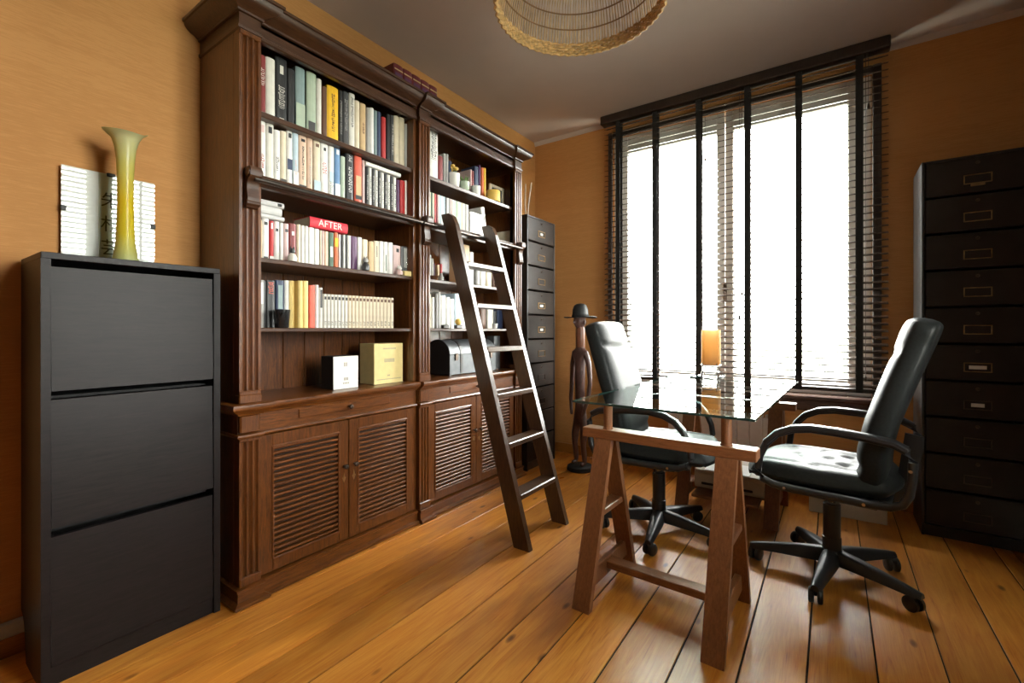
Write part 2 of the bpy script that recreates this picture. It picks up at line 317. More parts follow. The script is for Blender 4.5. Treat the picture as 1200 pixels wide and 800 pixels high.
tag(MB().box(XL-0.12, XR+TH2, YB-0.12, YW+0.25, ZC, ZC+0.1).build('ceiling', M['ceiling']), 'plain off-white ceiling', 'ceiling', kind='structure')
tag(MB().prism([(YW, ZC), (YW-0.022, ZC), (YW-0.02, ZC-0.008), (YW-0.006, ZC-0.028), (YW, ZC-0.032)], 'x', XL, XR).build('trim_1', M['ceiling']), 'thin off-white cove where ceiling meets window wall', 'trim', kind='structure')
bl = thing('baseboard_left', 'low wooden skirting with grey-white duct along left wall', 'baseboard', (XL, 0, 0), kind='structure')
MB().bbox(XL, XL+0.016, YB, 0.83, 0, 0.066, 0.004).build('skirting_board', M['skirt'], bl)
MB().bbox(XL, XL+0.022, YB, 0.83, 0.066, 0.116, 0.005).build('duct', M['greywhite'], bl)
tag(MB().bbox(XL, XR, YW-0.015, YW, 0, 0.085, 0.004).build('baseboard_front', M['skirt']), 'brown wooden skirting under the window wall', 'baseboard', kind='structure')

# window_1 in the far wall
def rect_frame(mb, x0, x1, z0, z1, l, r, b, t, y0, y1, bev=0.006):
    mb.bbox(x0, x0+l, y0, y1, z0, z1, bev); mb.bbox(x1-r, x1, y0, y1, z0, z1, bev)
    mb.bbox(x0+l-.003, x1-r+.003, y0, y1, z0, z0+b, bev); mb.bbox(x0+l-.003, x1-r+.003, y0, y1, z1-t, z1, bev); return mb
win = thing('window_1', 'tall white double casement window behind the dark venetian blind', 'window', (-0.64, YW, W1[2]), kind='structure')
cs = MB(); cs.bbox(W1[0]-0.036, W1[0], YW-0.022, YW, W1[2], W1[3]+0.045); cs.bbox(W1[1], W1[1]+0.045, YW-0.022, YW, W1[2], W1[3]+0.045); cs.bbox(W1[0], W1[1], YW-0.022, YW, W1[3], W1[3]+0.045)
cs.build('casing', M['casing'], win)
sd = MB(); sd.bbox(W1[0]-0.02, W1[1]+0.03, YW-0.085, YW+0.2, W1[2]-0.035, W1[2], 0.008)
sd.build('window_sill', M['sill'], win)
MB().bbox(W1[0]-0.02, W1[1]+0.02, YW-0.04, YW, W1[2]-0.105, W1[2]-0.037, 0.006).build('apron', M['sill'], win)
for x0, x1, l, r in ((W1[0], -0.636, 0.12, 0.055), (-0.632, W1[1], 0.055, 0.122)):
    s = rect_frame(MB(), x0, x1, W1[2], W1[3], l, r, 0.10, 0.145, YW+0.02, YW+0.07).build('sash', M['sash'], win)
    MB().box(x0+l-.01, x1-r+.01, YW+0.042, YW+0.047, W1[2]+0.09, W1[3]-0.135).build('pane', M['glass'], s)
hd = MB(); hd.bbox(-0.648, -0.62, YW+0.002, YW+0.02, 1.28, 1.42, 0.004); hd.tube([(-0.634, YW+0.004, 1.35), (-0.634, YW-0.022, 1.35), (-0.634, YW-0.026, 1.27)], 0.008); hd.build('handle', M['iron'], win)
# window_2 in the right-hand wall (seen mirrored in the picture glass)
win2 = thing('window_2', 'white casement window in the right wall, mirrored in the picture glass', 'window', (XR, 1.29, W2[2]), kind='structure')
def rect_frame_y(mb, y0, y1, z0, z1, t, x0, x1):
    mb.bbox(x0, x1, y0, y0+t, z0, z1); mb.bbox(x0, x1, y1-t, y1, z0, z1); mb.bbox(x0, x1, y0+t, y1-t, z0, z0+t); mb.bbox(x0, x1, y0+t, y1-t, z1-t, z1); return mb
ym = (W2[0]+W2[1])/2
for y0, y1 in ((W2[0], ym-0.002), (ym+0.002, W2[1])):
    s = rect_frame_y(MB(), y0, y1, W2[2], W2[3], 0.07, XR+TH2-0.09, XR+TH2-0.04).build('sash', M['sash'], win2)
    MB().box(XR+TH2-0.068, XR+TH2-0.063, y0+.065, y1-.065, W2[2]+.065, W2[3]-.065).build('pane', M['glass'], s)
MB().bbox(XR-0.05, XR+TH2-0.09, W2[0], W2[1], W2[2]-0.03, W2[2], 0.006).build('window_sill', M['white'], win2)

# ------------------------------------------------------------------ venetian blinds
BX0, BX1, BY = -1.50, 0.272, 3.47
bl = thing('venetian_blind', 'dark wooden venetian blind with black tapes over the big window', 'blind', ((BX0+BX1)/2, BY, 0.70))
MB().bbox(-1.53, 0.282, BY-0.045, BY+0.04, ZC-0.072, ZC-0.001, 0.01, 2).build('headrail', M['casing'], bl)
def slat_mesh(l0, l1, c, d, axis):
    b = MB(); pr = []
    for i in range(5):
        t = -1+i*0.5; pr.append((c+t*d/2, 0.0032*(1-t*t)))
    poly = pr+[(p[0], p[1]-0.0026) for p in reversed(pr)]
    return b.prism(poly, axis, l0, l1)
first = slat_mesh(BX0, BX1, BY, 0.05, 'x').rot(Matrix.Translation((0, BY, 0)) @ Matrix.Rotation(math.radians(19), 4, 'X') @ Matrix.Translation((0, -BY, 0))).build('slat', M['blind'], bl)
z = 0.742; first.location = (0, 0, 0.0); base_z = None
k = 0
while z < ZC-0.08:
    o = first if k == 0 else rep(first, (0, 0, 0), bl)
    o.location = (0, 0, z)
    z += 0.0415; k += 1
MB().bbox(BX0, BX1, BY-0.027, BY+0.027, 0.700, 0.722, 0.005).build('bottom_rail', M['casing'], bl)
for x in (-1.385, -1.094, -0.782, -0.469, -0.174, 0.136):
    t = MB(); t.box(x-0.018, x+0.018, BY-0.0295, BY-0.028, 0.70, ZC-0.06); t.box(x-0.018, x+0.018, BY+0.028, BY+0.0295, 0.70, ZC-0.06)
    t.build('ladder_tape', M['tape'], bl)
for x, z0 in ((-0.735, 2.30), (-0.50, 1.34), (-0.515, 1.18), (0.178, 2.42), (0.165, 0.80)):
    t = MB(); t.cyl((x, BY-0.034, z0), (x, BY-0.034, ZC-0.06), 0.0014, n=6); t.lathe([(0.003, 0), (0.008, 0.002), (0.008, 0.008), (0.004, 0.03)], (x, BY-0.034, z0-0.028), 10)
    t.build('pull_cord', M['casing'], bl)
XB2 = XR+TH2-0.11
b2 = thing('venetian_blind', 'white venetian blind in the deep reveal of the right-wall window', 'blind', (XB2-0.05, ym, W2[2]))
MB().bbox(XB2-0.08, XB2-0.02, W2[0]+0.006, W2[1]-0.006, W2[3]-0.045, W2[3]-0.005).build('headrail', M['white'], b2)
s0 = slat_mesh(W2[0]+0.006, W2[1]-0.006, XB2-0.05, 0.05, 'y').rot(Matrix.Translation((XB2-0.05, 0, 0)) @ Matrix.Rotation(math.radians(11), 4, 'Y') @ Matrix.Translation((-XB2+0.05, 0, 0))).build('slat', M['slat_white'], b2)
for i in range(38):
    o = s0 if i == 0 else rep(s0, (0,0,0), b2); o.location = (0, 0, W2[2]+0.03+i*0.0455)
for y in (W2[0]+0.25, ym, W2[1]-0.25):
    MB().box(XB2-0.0795, XB2-0.078, y-0.012, y+0.012, W2[2]+0.01, W2[3]+0.03).build('ladder_tape', M['white'], b2)
MB().bbox(XB2-0.075, XB2-0.025, W2[0]+0.006, W2[1]-0.006, W2[2]+0.002, W2[2]+0.014).build('bottom_rail', M['white'], b2)

# ------------------------------------------------------------------ bookcases
XF, XBK = -1.90, -2.238
PW = 0.083; BRK = 0.016
SHZ = [(1.070, 1.088), (1.356, 1.376), (1.655, 1.706), (1.952, 1.976)]
def flute_profile(y0, y1, x):
    # front outline of a reeded pilaster: (x, y) pairs
    pts = [(x, y0), (x, y0+0.006)]
    n = 3; gw = (y1-y0-0.016)/n
    for i in range(n):
        a = y0+0.008+i*gw
        for j in range(7):
            t = j/6; pts.append((x-0.009*math.sin(PI*t), a+0.003+(gw-0.006)*t))
    pts += [(x, y1-0.006), (x, y1)]
    return pts
def pilaster(root, y0, y1):
    p = flute_profile(y0, y1, XF+BRK); poly = p+[(XF-0.03, y1), (XF-0.03, y0)]
    u = MB(); u.prism(poly, 'z', 0.835, 2.235); u.bbox(XF-0.02, XF+BRK+0.006, y0-0.002, y1+0.002, 0.79, 0.825, 0.004); u.bbox(XF-0.02, XF+BRK+0.003, y0, y1, 0.823, 0.84, 0.003)
    u.bbox(XF-0.02, XF+BRK+0.004, y0, y1, 2.233, 2.252, 0.003)
    u.build('upper_pilaster', M['walnut_v'], root)
    l = MB(); l.prism(poly, 'z', 0.11, 0.645); l.bbox(XF-0.02, XF+BRK+0.005, y0, y1, 0.075, 0.112, 0.004); l.bbox(XF-0.02, XF+BRK+0.003, y0, y1, 0.64, 0.655, 0.003)
    l.bbox(XF-0.02, XF+BRK+0.002, y0+0.003, y1-0.003, 0.672, 0.745, 0.006)
    l.build('lower_pilaster', M['walnut_v'], root)
    # scrolled corbel that carries the rail
    yc = (y0+y1)/2; c = MB()
    prof = [(XF+BRK-0.002, 1.715), (XF+BRK+0.045, 1.715), (XF+BRK+0.05, 1.70), (XF+BRK+0.046, 1.68), (XF+BRK+0.032, 1.668), (XF+BRK+0.022, 1.655), (XF+BRK+0.02, 1.63), (XF+BRK+0.026, 1.60), (XF+BRK+0.026, 1.578), (XF+BRK+0.016, 1.56), (XF+BRK-0.002, 1.557)]
    c.prism(prof, 'y', yc-0.022, yc+0.022); c.cyl((XF+BRK+0.03, yc-0.027, 1.694), (XF+BRK+0.03, yc+0.027, 1.694), 0.017, n=14); c.cyl((XF+BRK+0.016, yc-0.025, 1.577), (XF+BRK+0.016, yc+0.025, 1.577), 0.012, n=12)
    c.build('corbel', M['walnut_d'], root, smooth=35)
def door(root, y0, y1, z0, z1, knob_at_end):
    st = 0.052; d = MB(); X0, X1 = XF-0.02, XF+0.004
    d.bbox(X0, X1, y0, y0+st, z0, z1, 0.003); d.bbox(X0, X1, y1-st, y1, z0, z1, 0.003); d.bbox(X0, X1, y0+st-.002, y1-st+.002, z0, z0+st, 0.003); d.bbox(X0, X1, y0+st-.002, y1-st+.002, z1-st, z1, 0.003)
    d.sweep([(0,0),(1,0)], [(0,0),(0,0.0001),(0.0001,0)]) if False else None
    dr = d.build('door', M['walnut_v'], root)
    # bead around the louvre panel
    a, b, c, e = y0+st, y1-st, z0+st, z1-st; be = MB()
    for p, q in (((a, c), (b, c)), ((b, c), (b, e)), ((b, e), (a, e)), ((a, e), (a, c))):
        be.cyl((XF+0.004, p[0], p[1]), (XF+0.004, q[0], q[1]), 0.005, n=8)
    be.build('bead', M['walnut_h'], dr, smooth=True)
    MB().box(X0, X0+0.004, a, b, c, e).build('back_board', M['laminate_in'], dr)  # black board: shade between the slats put into its colour
    n = 21; pitch = (e-c)/n
    sl = MB(); pr = []
    for i in range(8):
        t = PI*(0.0+i/7); pr.append((XF-0.008+0.011*math.sin(t)-0.004*math.cos(t), 0.0125*-math.cos(t)*0.92))
    pr = [(XF-0.014, -0.0082)]+[(XF-0.006+0.0095*math.sin(PI*i/8)-0.003*math.cos(PI*i/8), -0.0078*math.cos(PI*i/8)) for i in range(9)]+[(XF-0.014, 0.0082)]
    s0 = sl.prism(pr, 'y', a+.001, b-.001).build('slat', M['walnut_h'], dr, smooth=40)
    for i in range(n):
        o = s0 if i == 0 else rep(s0, (0,0,0), dr); o.location = (0, 0, c+(i+0.5)*pitch)
    ky = y1-st/2 if knob_at_end else y0+st/2; zk = z0+(z1-z0)*0.62
    kb = MB(); kb.lathe([(0.004, 0), (0.005, 0.010), (0.010, 0.016), (0.012, 0.022), (0.009, 0.028), (0.003, 0.030)], (0,0,0), 14)
    kb.rot(Matrix.Translation((XF+0.003, ky, zk)) @ Matrix.Rotation(PI/2, 4, 'Y')); kb.build('knob', M['iron'], dr, smooth=True)
    es = MB(); es.prism([(ky, zk-0.078), (ky+0.010, zk-0.055), (ky+0.004, zk-0.05), (ky, zk-0.028), (ky-0.004, zk-0.05), (ky-0.010, zk-0.055)], 'x', XF+0.0035, XF+0.006); es.build('escutcheon', M['brass'], dr)
def bookcase(label, yl, yr, pil, open0, open1, left_end, right_end):
    r = thing('bookcase', label, 'bookcase', ((XF+XBK)/2, (yl+yr)/2, 0), group='louvred walnut bookcases')
    # outline path, outward to its right
    path = []
    if left_end: path += [(XBK, yl), (XF+BRK, yl), (XF+BRK, yl+PW), (XF, yl+PW)]
    else: path += [(XF+BRK, yl), (XF+BRK, yl+PW), (XF, yl+PW)]
    if right_end: path += [(XF, yr-PW), (XF+BRK, yr-PW), (XF+BRK, yr), (XBK, yr)]
    else: path += [(XF, yr)]
    I = -0.02
    def mold(name, prof, mat='walnut_h'):
        MB().sweep(path, [(I, prof[0][1])]+prof+[(I, prof[-1][1])]).build(name, M[mat], r, smooth=30)
    mold('plinth', [(0.022, 0.0), (0.027, 0.006), (0.026, 0.016), (0.016, 0.021), (0.010, 0.024), (0.009, 0.060), (0.014, 0.064), (0.014, 0.072), (0.0, 0.077)])
    mold('waist_moulding', [(0.0, 0.654), (0.008, 0.656), (0.010, 0.662), (0.008, 0.668), (0.0, 0.670)])
    mold('counter_moulding', [(0.0, 0.742), (0.006, 0.744), (0.010, 0.752), (0.024, 0.760), (0.030, 0.768), (0.036, 0.770), (0.038, 0.778), (0.036, 0.788), (0.03, 0.791)])
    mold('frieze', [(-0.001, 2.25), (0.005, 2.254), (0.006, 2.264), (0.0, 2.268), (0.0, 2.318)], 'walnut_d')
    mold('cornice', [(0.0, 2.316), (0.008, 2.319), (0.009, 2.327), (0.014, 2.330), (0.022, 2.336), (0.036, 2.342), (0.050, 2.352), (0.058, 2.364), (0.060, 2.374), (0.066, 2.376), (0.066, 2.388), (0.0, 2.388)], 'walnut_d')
    # carcass
    MB().bbox(XBK, XF-0.031, yl, yl+0.022, 0.03, 2.249, 0.001).build('side_panel', M['walnut_v'], r)
    MB().bbox(XBK, XF-0.031, yr-0.022, yr, 0.03, 2.249, 0.001).build('side_panel', M['walnut_v'], r)
    MB().box(XF-0.031, XF-0.002, yl+0.001, open0, 0.03, 2.249).build('stile', M['walnut_v'], r)
    MB().box(XF-0.031, XF-0.002, open1, yr-0.001, 0.03, 2.249).build('stile', M['walnut_v'], r)
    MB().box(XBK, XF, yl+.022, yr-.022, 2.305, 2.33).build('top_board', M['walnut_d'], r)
    MB().bbox(XBK, XF+0.002, yl+.001, yr-.001, 0.768, 0.790, 0.002).build('counter', M['walnut_h'], r)
    n = 8; bw = (yr-yl-0.046)/n
    for i in range(n):
        a = yl+0.023+i*bw
        MB().prism([(XBK+0.002, a+.001), (XBK+0.010, a+.001), (XBK+0.014, a+.005), (XBK+0.014, a+bw-.005), (XBK+0.010, a+bw-.001), (XBK+0.002, a+bw-.001)], 'z', 0.79, 2.305).build('back_plank', M['walnut_v'], r)
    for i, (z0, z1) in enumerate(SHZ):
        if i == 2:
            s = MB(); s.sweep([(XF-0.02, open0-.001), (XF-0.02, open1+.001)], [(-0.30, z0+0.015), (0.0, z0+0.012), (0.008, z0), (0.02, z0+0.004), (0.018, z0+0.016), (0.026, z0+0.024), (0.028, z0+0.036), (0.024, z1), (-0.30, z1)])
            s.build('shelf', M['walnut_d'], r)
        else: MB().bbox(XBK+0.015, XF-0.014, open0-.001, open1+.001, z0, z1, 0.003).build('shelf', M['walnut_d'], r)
    for y in pil: pilaster(r, y, y+PW)
    # lower front: drawer frieze, drawer, doors
    MB().box(XF-0.03, XF-0.001, open0, open1, 0.655, 0.768).build('drawer_rail', M['walnut_h'], r)
    yc = (open0+open1)/2
    dw = MB(); dw.bbox(XF-0.01, XF+0.004, yc-0.25, yc+0.25, 0.695, 0.735, 0.003); d = dw.build('drawer', M['walnut_h'], r)
    kb = MB(); kb.lathe([(0.004, 0), (0.005, 0.010), (0.010, 0.016), (0.012, 0.022), (0.009, 0.028), (0.003, 0.030)], (0,0,0), 14); kb.rot(Matrix.Translation((XF+0.003, yc, 0.714)) @ Matrix.Rotation(PI/2, 4, 'Y')); kb.build('knob', M['iron'], d, smooth=True)
    door(r, open0+0.002, yc-0.0015, 0.082, 0.65, True); door(r, yc+0.0015, open1-0.002, 0.082, 0.65, False)
    # the rail the ladder leans on
    MB().cyl((XF+BRK+0.030, yl+PW/2 if left_end else yl, 1.672), (XF+BRK+0.030, yr-PW/2 if right_end else yr, 1.672), 0.011, n=12).build('ladder_rail', M['rod'], r, smooth=True)
    return r
bookcase('tall walnut bookcase beside the black shoe cabinet, louvred doors and packed shelves', 0.85, 1.788, [0.85], 0.933, 1.768, True, False)
bookcase('tall walnut bookcase behind the ladder, next to the window corner', 1.796, 2.822, [1.796, 2.822-PW], 1.796+PW, 2.822-PW, False, True)

# ------------------------------------------------------------------ black shoe cabinet
SX0, SX1, SY0, SY1, SZ = -2.214, -1.93, 0.314, 0.802, 1.314
r = thing('shoe_cabinet', 'black-brown three-flap shoe cabinet against the left wall', 'cabinet', ((SX0+SX1)/2, (SY0+SY1)/2, 0))
for y in (SY0, SY1-0.022):
    poly = [(SX0+0.075, 0), (SX1, 0), (SX1, SZ-0.02), (SX0, SZ-0.02), (SX0, 0.15), (SX0+0.02, 0.143), (SX0+0.045, 0.12), (SX0+0.06, 0.08)]
    MB().prism(poly, 'y', y, y+0.022).build('side_panel', M['laminate'], r)
MB().bbox(SX0, SX1, SY0, SY1, SZ-0.02, SZ, 0.0015).build('top_panel', M['laminate'], r)
MB().box(SX0+0.002, SX0+0.01, SY0+.022, SY1-.022, 0.16, SZ-.02).build('back_panel', M['laminate_in'], r)
for z in (0.47, 0.885): MB().box(SX0+0.01, SX1-0.07, SY0+.022, SY1-.022, z-0.02, z-0.012).build('divider', M['laminate_in'], r)
for z0, z1 in ((0.893, 1.272), (0.478, 0.866), (0.062, 0.449)):
    MB().prism([(SX1-0.019, z0), (SX1-0.002, z0), (SX1-0.010, z1), (SX1-0.027, z1)], 'y', SY0+.0235, SY1-.0235).build('flap_door', M['laminate'], r)
MB().box(SX1-0.03, SX1-0.008, SY0+.022, SY1-.022, 0, 0.058).build('plinth', M['laminate'], r)

# clip-framed calligraphy leaning behind the vase
fy0, fy1, fz0, fz1 = 0.412, 0.682, SZ, 1.662
FX = -2.218
r = thing('picture_frame', 'frameless clip picture with black calligraphy behind the yellow vase', 'picture', (FX, (fy0+fy1)/2, fz0))
MB().box(FX-0.006, FX-0.003, fy0, fy1, fz0, fz1).build('back_board', M['white'], r)
MB().box(FX-0.003, FX-0.0022, fy0+0.001, fy1-0.001, fz0+.001, fz1-.001).build('mount', M['paper'], r)
sc_ = MB().box(FX-0.0022, FX-0.0016, fy0+0.10, fy0+0.166, fz0+.002, fz1-.002).build('scroll', M['scroll'], r)
for i, ch in enumerate('朱杉芸'):
    Mx = Matrix.Translation((FX-0.0012, fy0+0.136, fz0+0.245-i*0.088)) @ Matrix(((0,0,1,0),(1,0,0,0),(0,1,0,0),(0,0,0,1)))
    text_mesh(ch, 0.064, Mx, 0.0003).build('ink_character', M['ink'], sc_)
MB().box(FX, FX+0.002, fy0, fy1, fz0, fz1).build('pane', M['picture_glass'], r)
for y, zz in ((fy0+0.005, 1.51), (fy1-0.005, 1.49)): MB().bbox(FX-0.008, FX+0.004, y-0.008, y+0.008, zz-0.009, zz+0.009, 0.002).build('clip', M['ink'], r)
MB().bbox(FX-0.008, FX+0.004, 0.535, 0.56, fz1-0.010, fz1+0.004, 0.002).build('clip', M['ink'], r)

# tall fluted glass vase
vx, vy = -2.09, 0.556
prof = [(0.040, 0), (0.041, 0.006), (0.035, 0.03), (0.028, 0.08), (0.025, 0.14), (0.0235, 0.22), (0.0235, 0.30), (0.026, 0.37), (0.031, 0.42), (0.038, 0.447), (0.047, 0.462), (0.060, 0.472)]
mb = MB(); n = 32; vsl = []
full = prof+[(p[0]-0.003, p[1]+0.001) for p in reversed(prof)]
for i, (rr_, zz) in enumerate(full):
    fl_ = max(0, (zz-0.43)/0.05)
    for k_ in range(n):
        t = 2*PI*k_/n
        wv = fl_*(-0.011*math.cos(2*t)+0.005*math.sin(t)+0.005*math.cos(3*t+0.6))
        vsl.append((rr_*math.cos(t), rr_*math.sin(t)*(1+0.10*fl_), zz+wv))
mb.add(vsl, [(i*n+k_, i*n+(k_+1) % n, (i+1)*n+(k_+1) % n, (i+1)*n+k_) for i in range(len(full)-1) for k_ in range(n)]+[tuple(range(n))])
o = mb.build('vase', M['vase'], smooth=60); o.location = (vx, vy, SZ); tag(o, 'slender yellow-green glass vase with wavy lip on the shoe cabinet', 'vase')

# ------------------------------------------------------------------ drawer cabinets
def filing(label, loc, rz, cards):
    r = thing('drawer_cabinet', label, 'cabinet', loc, rz, group='black ten-drawer filing cabinets'); Wd, D, H = 0.424, 0.305, 1.962
    def B(m, name, mat, par=r, **kw): return m.build(name, M[mat], par, world=False, **kw)
    m = MB(); m.bbox(-Wd/2, -Wd/2+0.012, 0, D, 0, H, 0.002); m.bbox(Wd/2-0.012, Wd/2, 0, D, 0, H, 0.002); m.box(-Wd/2+.012, Wd/2-.012, D-0.01, D, 0.04, H-.01); m.bbox(-Wd/2+.011, Wd/2-.011, 0.002, D, H-0.012, H, 0.002); m.box(-Wd/2+.012, Wd/2-.012, 0.012, D-.01, 0.0, 0.055)
    B(m, 'carcass', 'cab_frame')
    for k in range(10):
        z0 = 0.062+k*0.190; z1 = z0+0.1795; a, b = -Wd/2+0.0145, Wd/2-0.0145
        d = B(MB().bbox(a, b, 0.003, 0.016, z0, z1, 0.005), 'drawer', 'black_card')
        bx = MB(); bx.box(a+.01, b-.01, 0.016, D-.02, z0+.01, z0+.016); bx.box(a+.01, a+.016, 0.016, D-.02, z0+.01, z1-.03); bx.box(b-.016, b-.01, 0.016, D-.02, z0+.01, z1-.03); B(bx, 'drawer_box', 'cab_frame', d)
        f = MB(); zc = z0+0.068
        f.bbox(-0.052, 0.052, -0.001, 0.004, zc-0.024, zc-0.019, 0.001); f.bbox(-0.052, 0.052, -0.001, 0.004, zc+0.019, zc+0.024, 0.001); f.bbox(-0.052, -0.047, -0.001, 0.004, zc-.024, zc+.024, 0.001); f.bbox(0.047, 0.052, -0.001, 0.004, zc-.024, zc+.024, 0.001)
        B(f, 'card_holder', 'brass' if k > 3 else 'iron', d)
        if k in cards:
            w_ = cards[k]; B(MB().box(-w_, w_, 0.0005, 0.0035, zc-0.009, zc+0.009), 'label_card', 'card', d)
        kb = MB(); kb.lathe([(0.009, 0), (0.010, 0.003), (0.006, 0.005), (0.0055, 0.0015)], (0,0,0), 12); kb.rot(Matrix.Translation((0, 0.0035, z1-0.03)) @ Matrix.Rotation(PI/2, 4, 'X')); B(kb, 'ring_pull', 'iron', d, smooth=True)
    return r
rc = filing('tall black ten-drawer cabinet at the right edge, behind the office chair', (0.601, 3.222, 0), 0, {4: 0.032, 3: 0.024})
pl = MB().bbox(-0.026, 0.026, -0.006, 0.004, 1.803, 1.816, 0.002).build('drawer_pull', M['brass'], rc, world=False)
filing('tall black ten-drawer cabinet squeezed between bookcase and window corner', (-1.90, 3.137, 0), PI/2, {9: 0.018, 6: 0.022, 5: 0.02})

# bleached twigs on the corner cabinet
for k_, (pts, lab) in enumerate((([(-2.05, 3.14, 1.964), (-2.052, 3.125, 2.10), (-2.05, 3.13, 2.27)], 'shorter straight bleached twig on the corner drawer cabinet'), ([(-2.05, 3.165, 1.964), (-2.05, 3.17, 2.10), (-2.05, 3.205, 2.25), (-2.04, 3.205, 2.30)], 'longer bent bleached twig on the corner drawer cabinet'))):
    t = MB().tube(pts, [0.006]*(len(pts)-1)+[0.004], 7).build('twig', M['twig'], smooth=True); tag(t, lab, 'twig', 'twigs on the corner cabinet')

# ------------------------------------------------------------------ carved figure with hat
def skin(name, pts, edges, radii, m, parent, sub=2, off=(0,0,0)):
    me = bpy.data.meshes.new(name); me.from_pydata([tuple(Vector(p)-Vector(off)) for p in pts], edges, []); o = bpy.data.objects.new(name, me); COL.objects.link(o)
    sk = o.modifiers.new('s', 'SKIN'); sv = me.skin_vertices[0].data
    for i, rr_ in enumerate(radii): sv[i].radius = rr_ if isinstance(rr_, tuple) else (rr_, rr_)
    sv[0].use_root = True
    ss = o.modifiers.new('d', 'SUBSURF'); ss.levels = sub; ss.render_levels = sub
    bpy.context.view_layer.update()
    nm = bpy.data.meshes.new_from_object(o.evaluated_get(bpy.context.evaluated_depsgraph_get()))
    bpy.data.objects.remove(o); nm.materials.clear(); nm.materials.append(m)
    nm.polygons.foreach_set('use_smooth', [True]*len(nm.polygons))
    ob = bpy.data.objects.new(name, nm); COL.objects.link(ob); ob.parent = parent; OFF[ob] = OFF.get(parent, (0,0,0)); return ob
ST = (-1.593, 3.203)
st = thing('statue', 'slim carved dark wood standing figure wearing a black hat', 'statue', (ST[0], ST[1], 0), -0.35)
# local: x to the right across the shoulders, -y is the front
pts = [(0,0,0.43), (0,0,0.50), (0,-.004,0.60), (0,-.006,0.72), (0,0,0.84), (0,0,0.905), (0,0,0.94), (0,-.004,1.02), (0,-.006,1.10),
       (.042,0.006,0.36), (.047,-.010,0.27), (.046,-.016,0.20), (.046,-.002,0.12), (.046,0,0.06), (.048,-.045,0.05),
       (-.042,0.006,0.36), (-.047,-.010,0.27), (-.046,-.016,0.20), (-.046,-.002,0.12), (-.046,0,0.06), (-.048,-.045,0.05),
       (.060,0,0.90), (.088,0.004,0.82), (.100,0.006,0.68), (.094,-.012,0.55), (.070,-.030,0.46), (.058,-.036,0.42),
       (-.060,0,0.90), (-.088,0.004,0.82), (-.100,0.006,0.68), (-.094,-.012,0.55), (-.070,-.030,0.46), (-.058,-.036,0.42)]
edges = [(0,1),(1,2),(2,3),(3,4),(4,5),(5,6),(6,7),(7,8),(0,9),(9,10),(10,11),(11,12),(12,13),(13,14),(0,15),(15,16),(16,17),(17,18),(18,19),(19,20),(5,21),(21,22),(22,23),(23,24),(24,25),(25,26),(5,27),(27,28),(28,29),(29,30),(30,31),(31,32)]
rad = [(.054,.048), (.040,.038), (.039,.037), (.044,.040), (.047,.040), (.038,.036), (.032,.032), (.031,.031), (.030,.030),
       .033, .031, .022, .022, .017, .016, .033, .031, .022, .022, .017, .016,
       .026, .022, .018, .016, .013, .012, .026, .022, .018, .016, .013, .012]
skin('body', pts, edges, rad, M['statue'], st)
MB().lathe([(0.0335, 0.945), (0.0365, 0.955), (0.0365, 1.085), (0.033, 1.10)], n=20, cap=False).build('neck_wrap', M['statue_neck'], st, smooth=True, world=False)
# head with a carved face
hd = MB(); n = 28; rows = 22; vsl = []
for i in range(rows+1):
    ph = PI*i/rows; zz = -math.cos(ph)
    for k_ in range(n):
        t = 2*PI*k_/n; x = math.sin(ph)*math.cos(t); y = math.sin(ph)*math.sin(t)
        taper = 1-0.28*max(0, -zz); px_ = x*0.044*taper; py_ = y*0.052*taper; pz_ = zz*0.066
        fr = max(0, -y)
        nose = 0.022*math.exp(-(x/0.16)**2)*math.exp(-((zz+0.08)/0.2)**2)*(fr > 0.6)
        eye = -0.007*(math.exp(-((abs(x)-0.36)/0.14)**2)*math.exp(-((zz-0.12)/0.10)**2))*(fr > 0.4)
        mouth = 0.008*math.exp(-(x/0.25)**2)*math.exp(-((zz+0.5)/0.07)**2)*(fr > 0.3)-0.004*math.exp(-(x/0.25)**2)*math.exp(-((zz+0.5)/0.02)**2)*(fr > .3)
        vsl.append((px_, py_-nose-eye-mouth-0.006, pz_+1.140))
hd.add(vsl, [(i*n+k_, i*n+(k_+1) % n, (i+1)*n+(k_+1) % n, (i+1)*n+k_) for i in range(rows) for k_ in range(n)])
h_ = hd.build('head', M['statue'], st, smooth=True, world=False)
for s_ in (-1, 1):
    MB().lathe([(0.002, -0.02), (0.008, -0.012), (0.010, 0.004), (0.007, 0.018), (0.002, 0.02)], (s_*0.045, 0.0, 1.135), 10).build('ear', M['statue'], h_, smooth=True, world=False)
MB().lathe([(0.10, 0), (0.105, 0.006), (0.10, 0.03), (0.085, 0.038)], n=28).build('base', M['felt'], st, smooth=40, world=False)
hat = thing('hat', 'round black felt hat on the carved figure', 'hat', (ST[0], ST[1], 1.168), -0.35)
prof = [(0.132, -0.002), (0.128, 0.004), (0.09, 0.002), (0.066, 0.004), (0.064, 0.03), (0.060, 0.07), (0.050, 0.098), (0.030, 0.112), (0.006, 0.116)]
mb = MB(); mb.lathe(prof, (0,0,0), 36)
mb.v = [(x*0.95, y*1.0, z+0.010*max(0, (math.hypot(x, y)-0.08)/0.045)*(abs(x)/max(math.hypot(x, y), 1e-4))) for x, y, z in mb.v]
hb = mb.build('crown_and_brim', M['felt'], hat, smooth=50, world=False)
MB().lathe([(0.0655, 0.006), (0.0662, 0.01), (0.0655, 0.026), (0.064, 0.028)], n=36, cap=False).build('hat_band', M['tape'], hat, smooth=True, world=False)

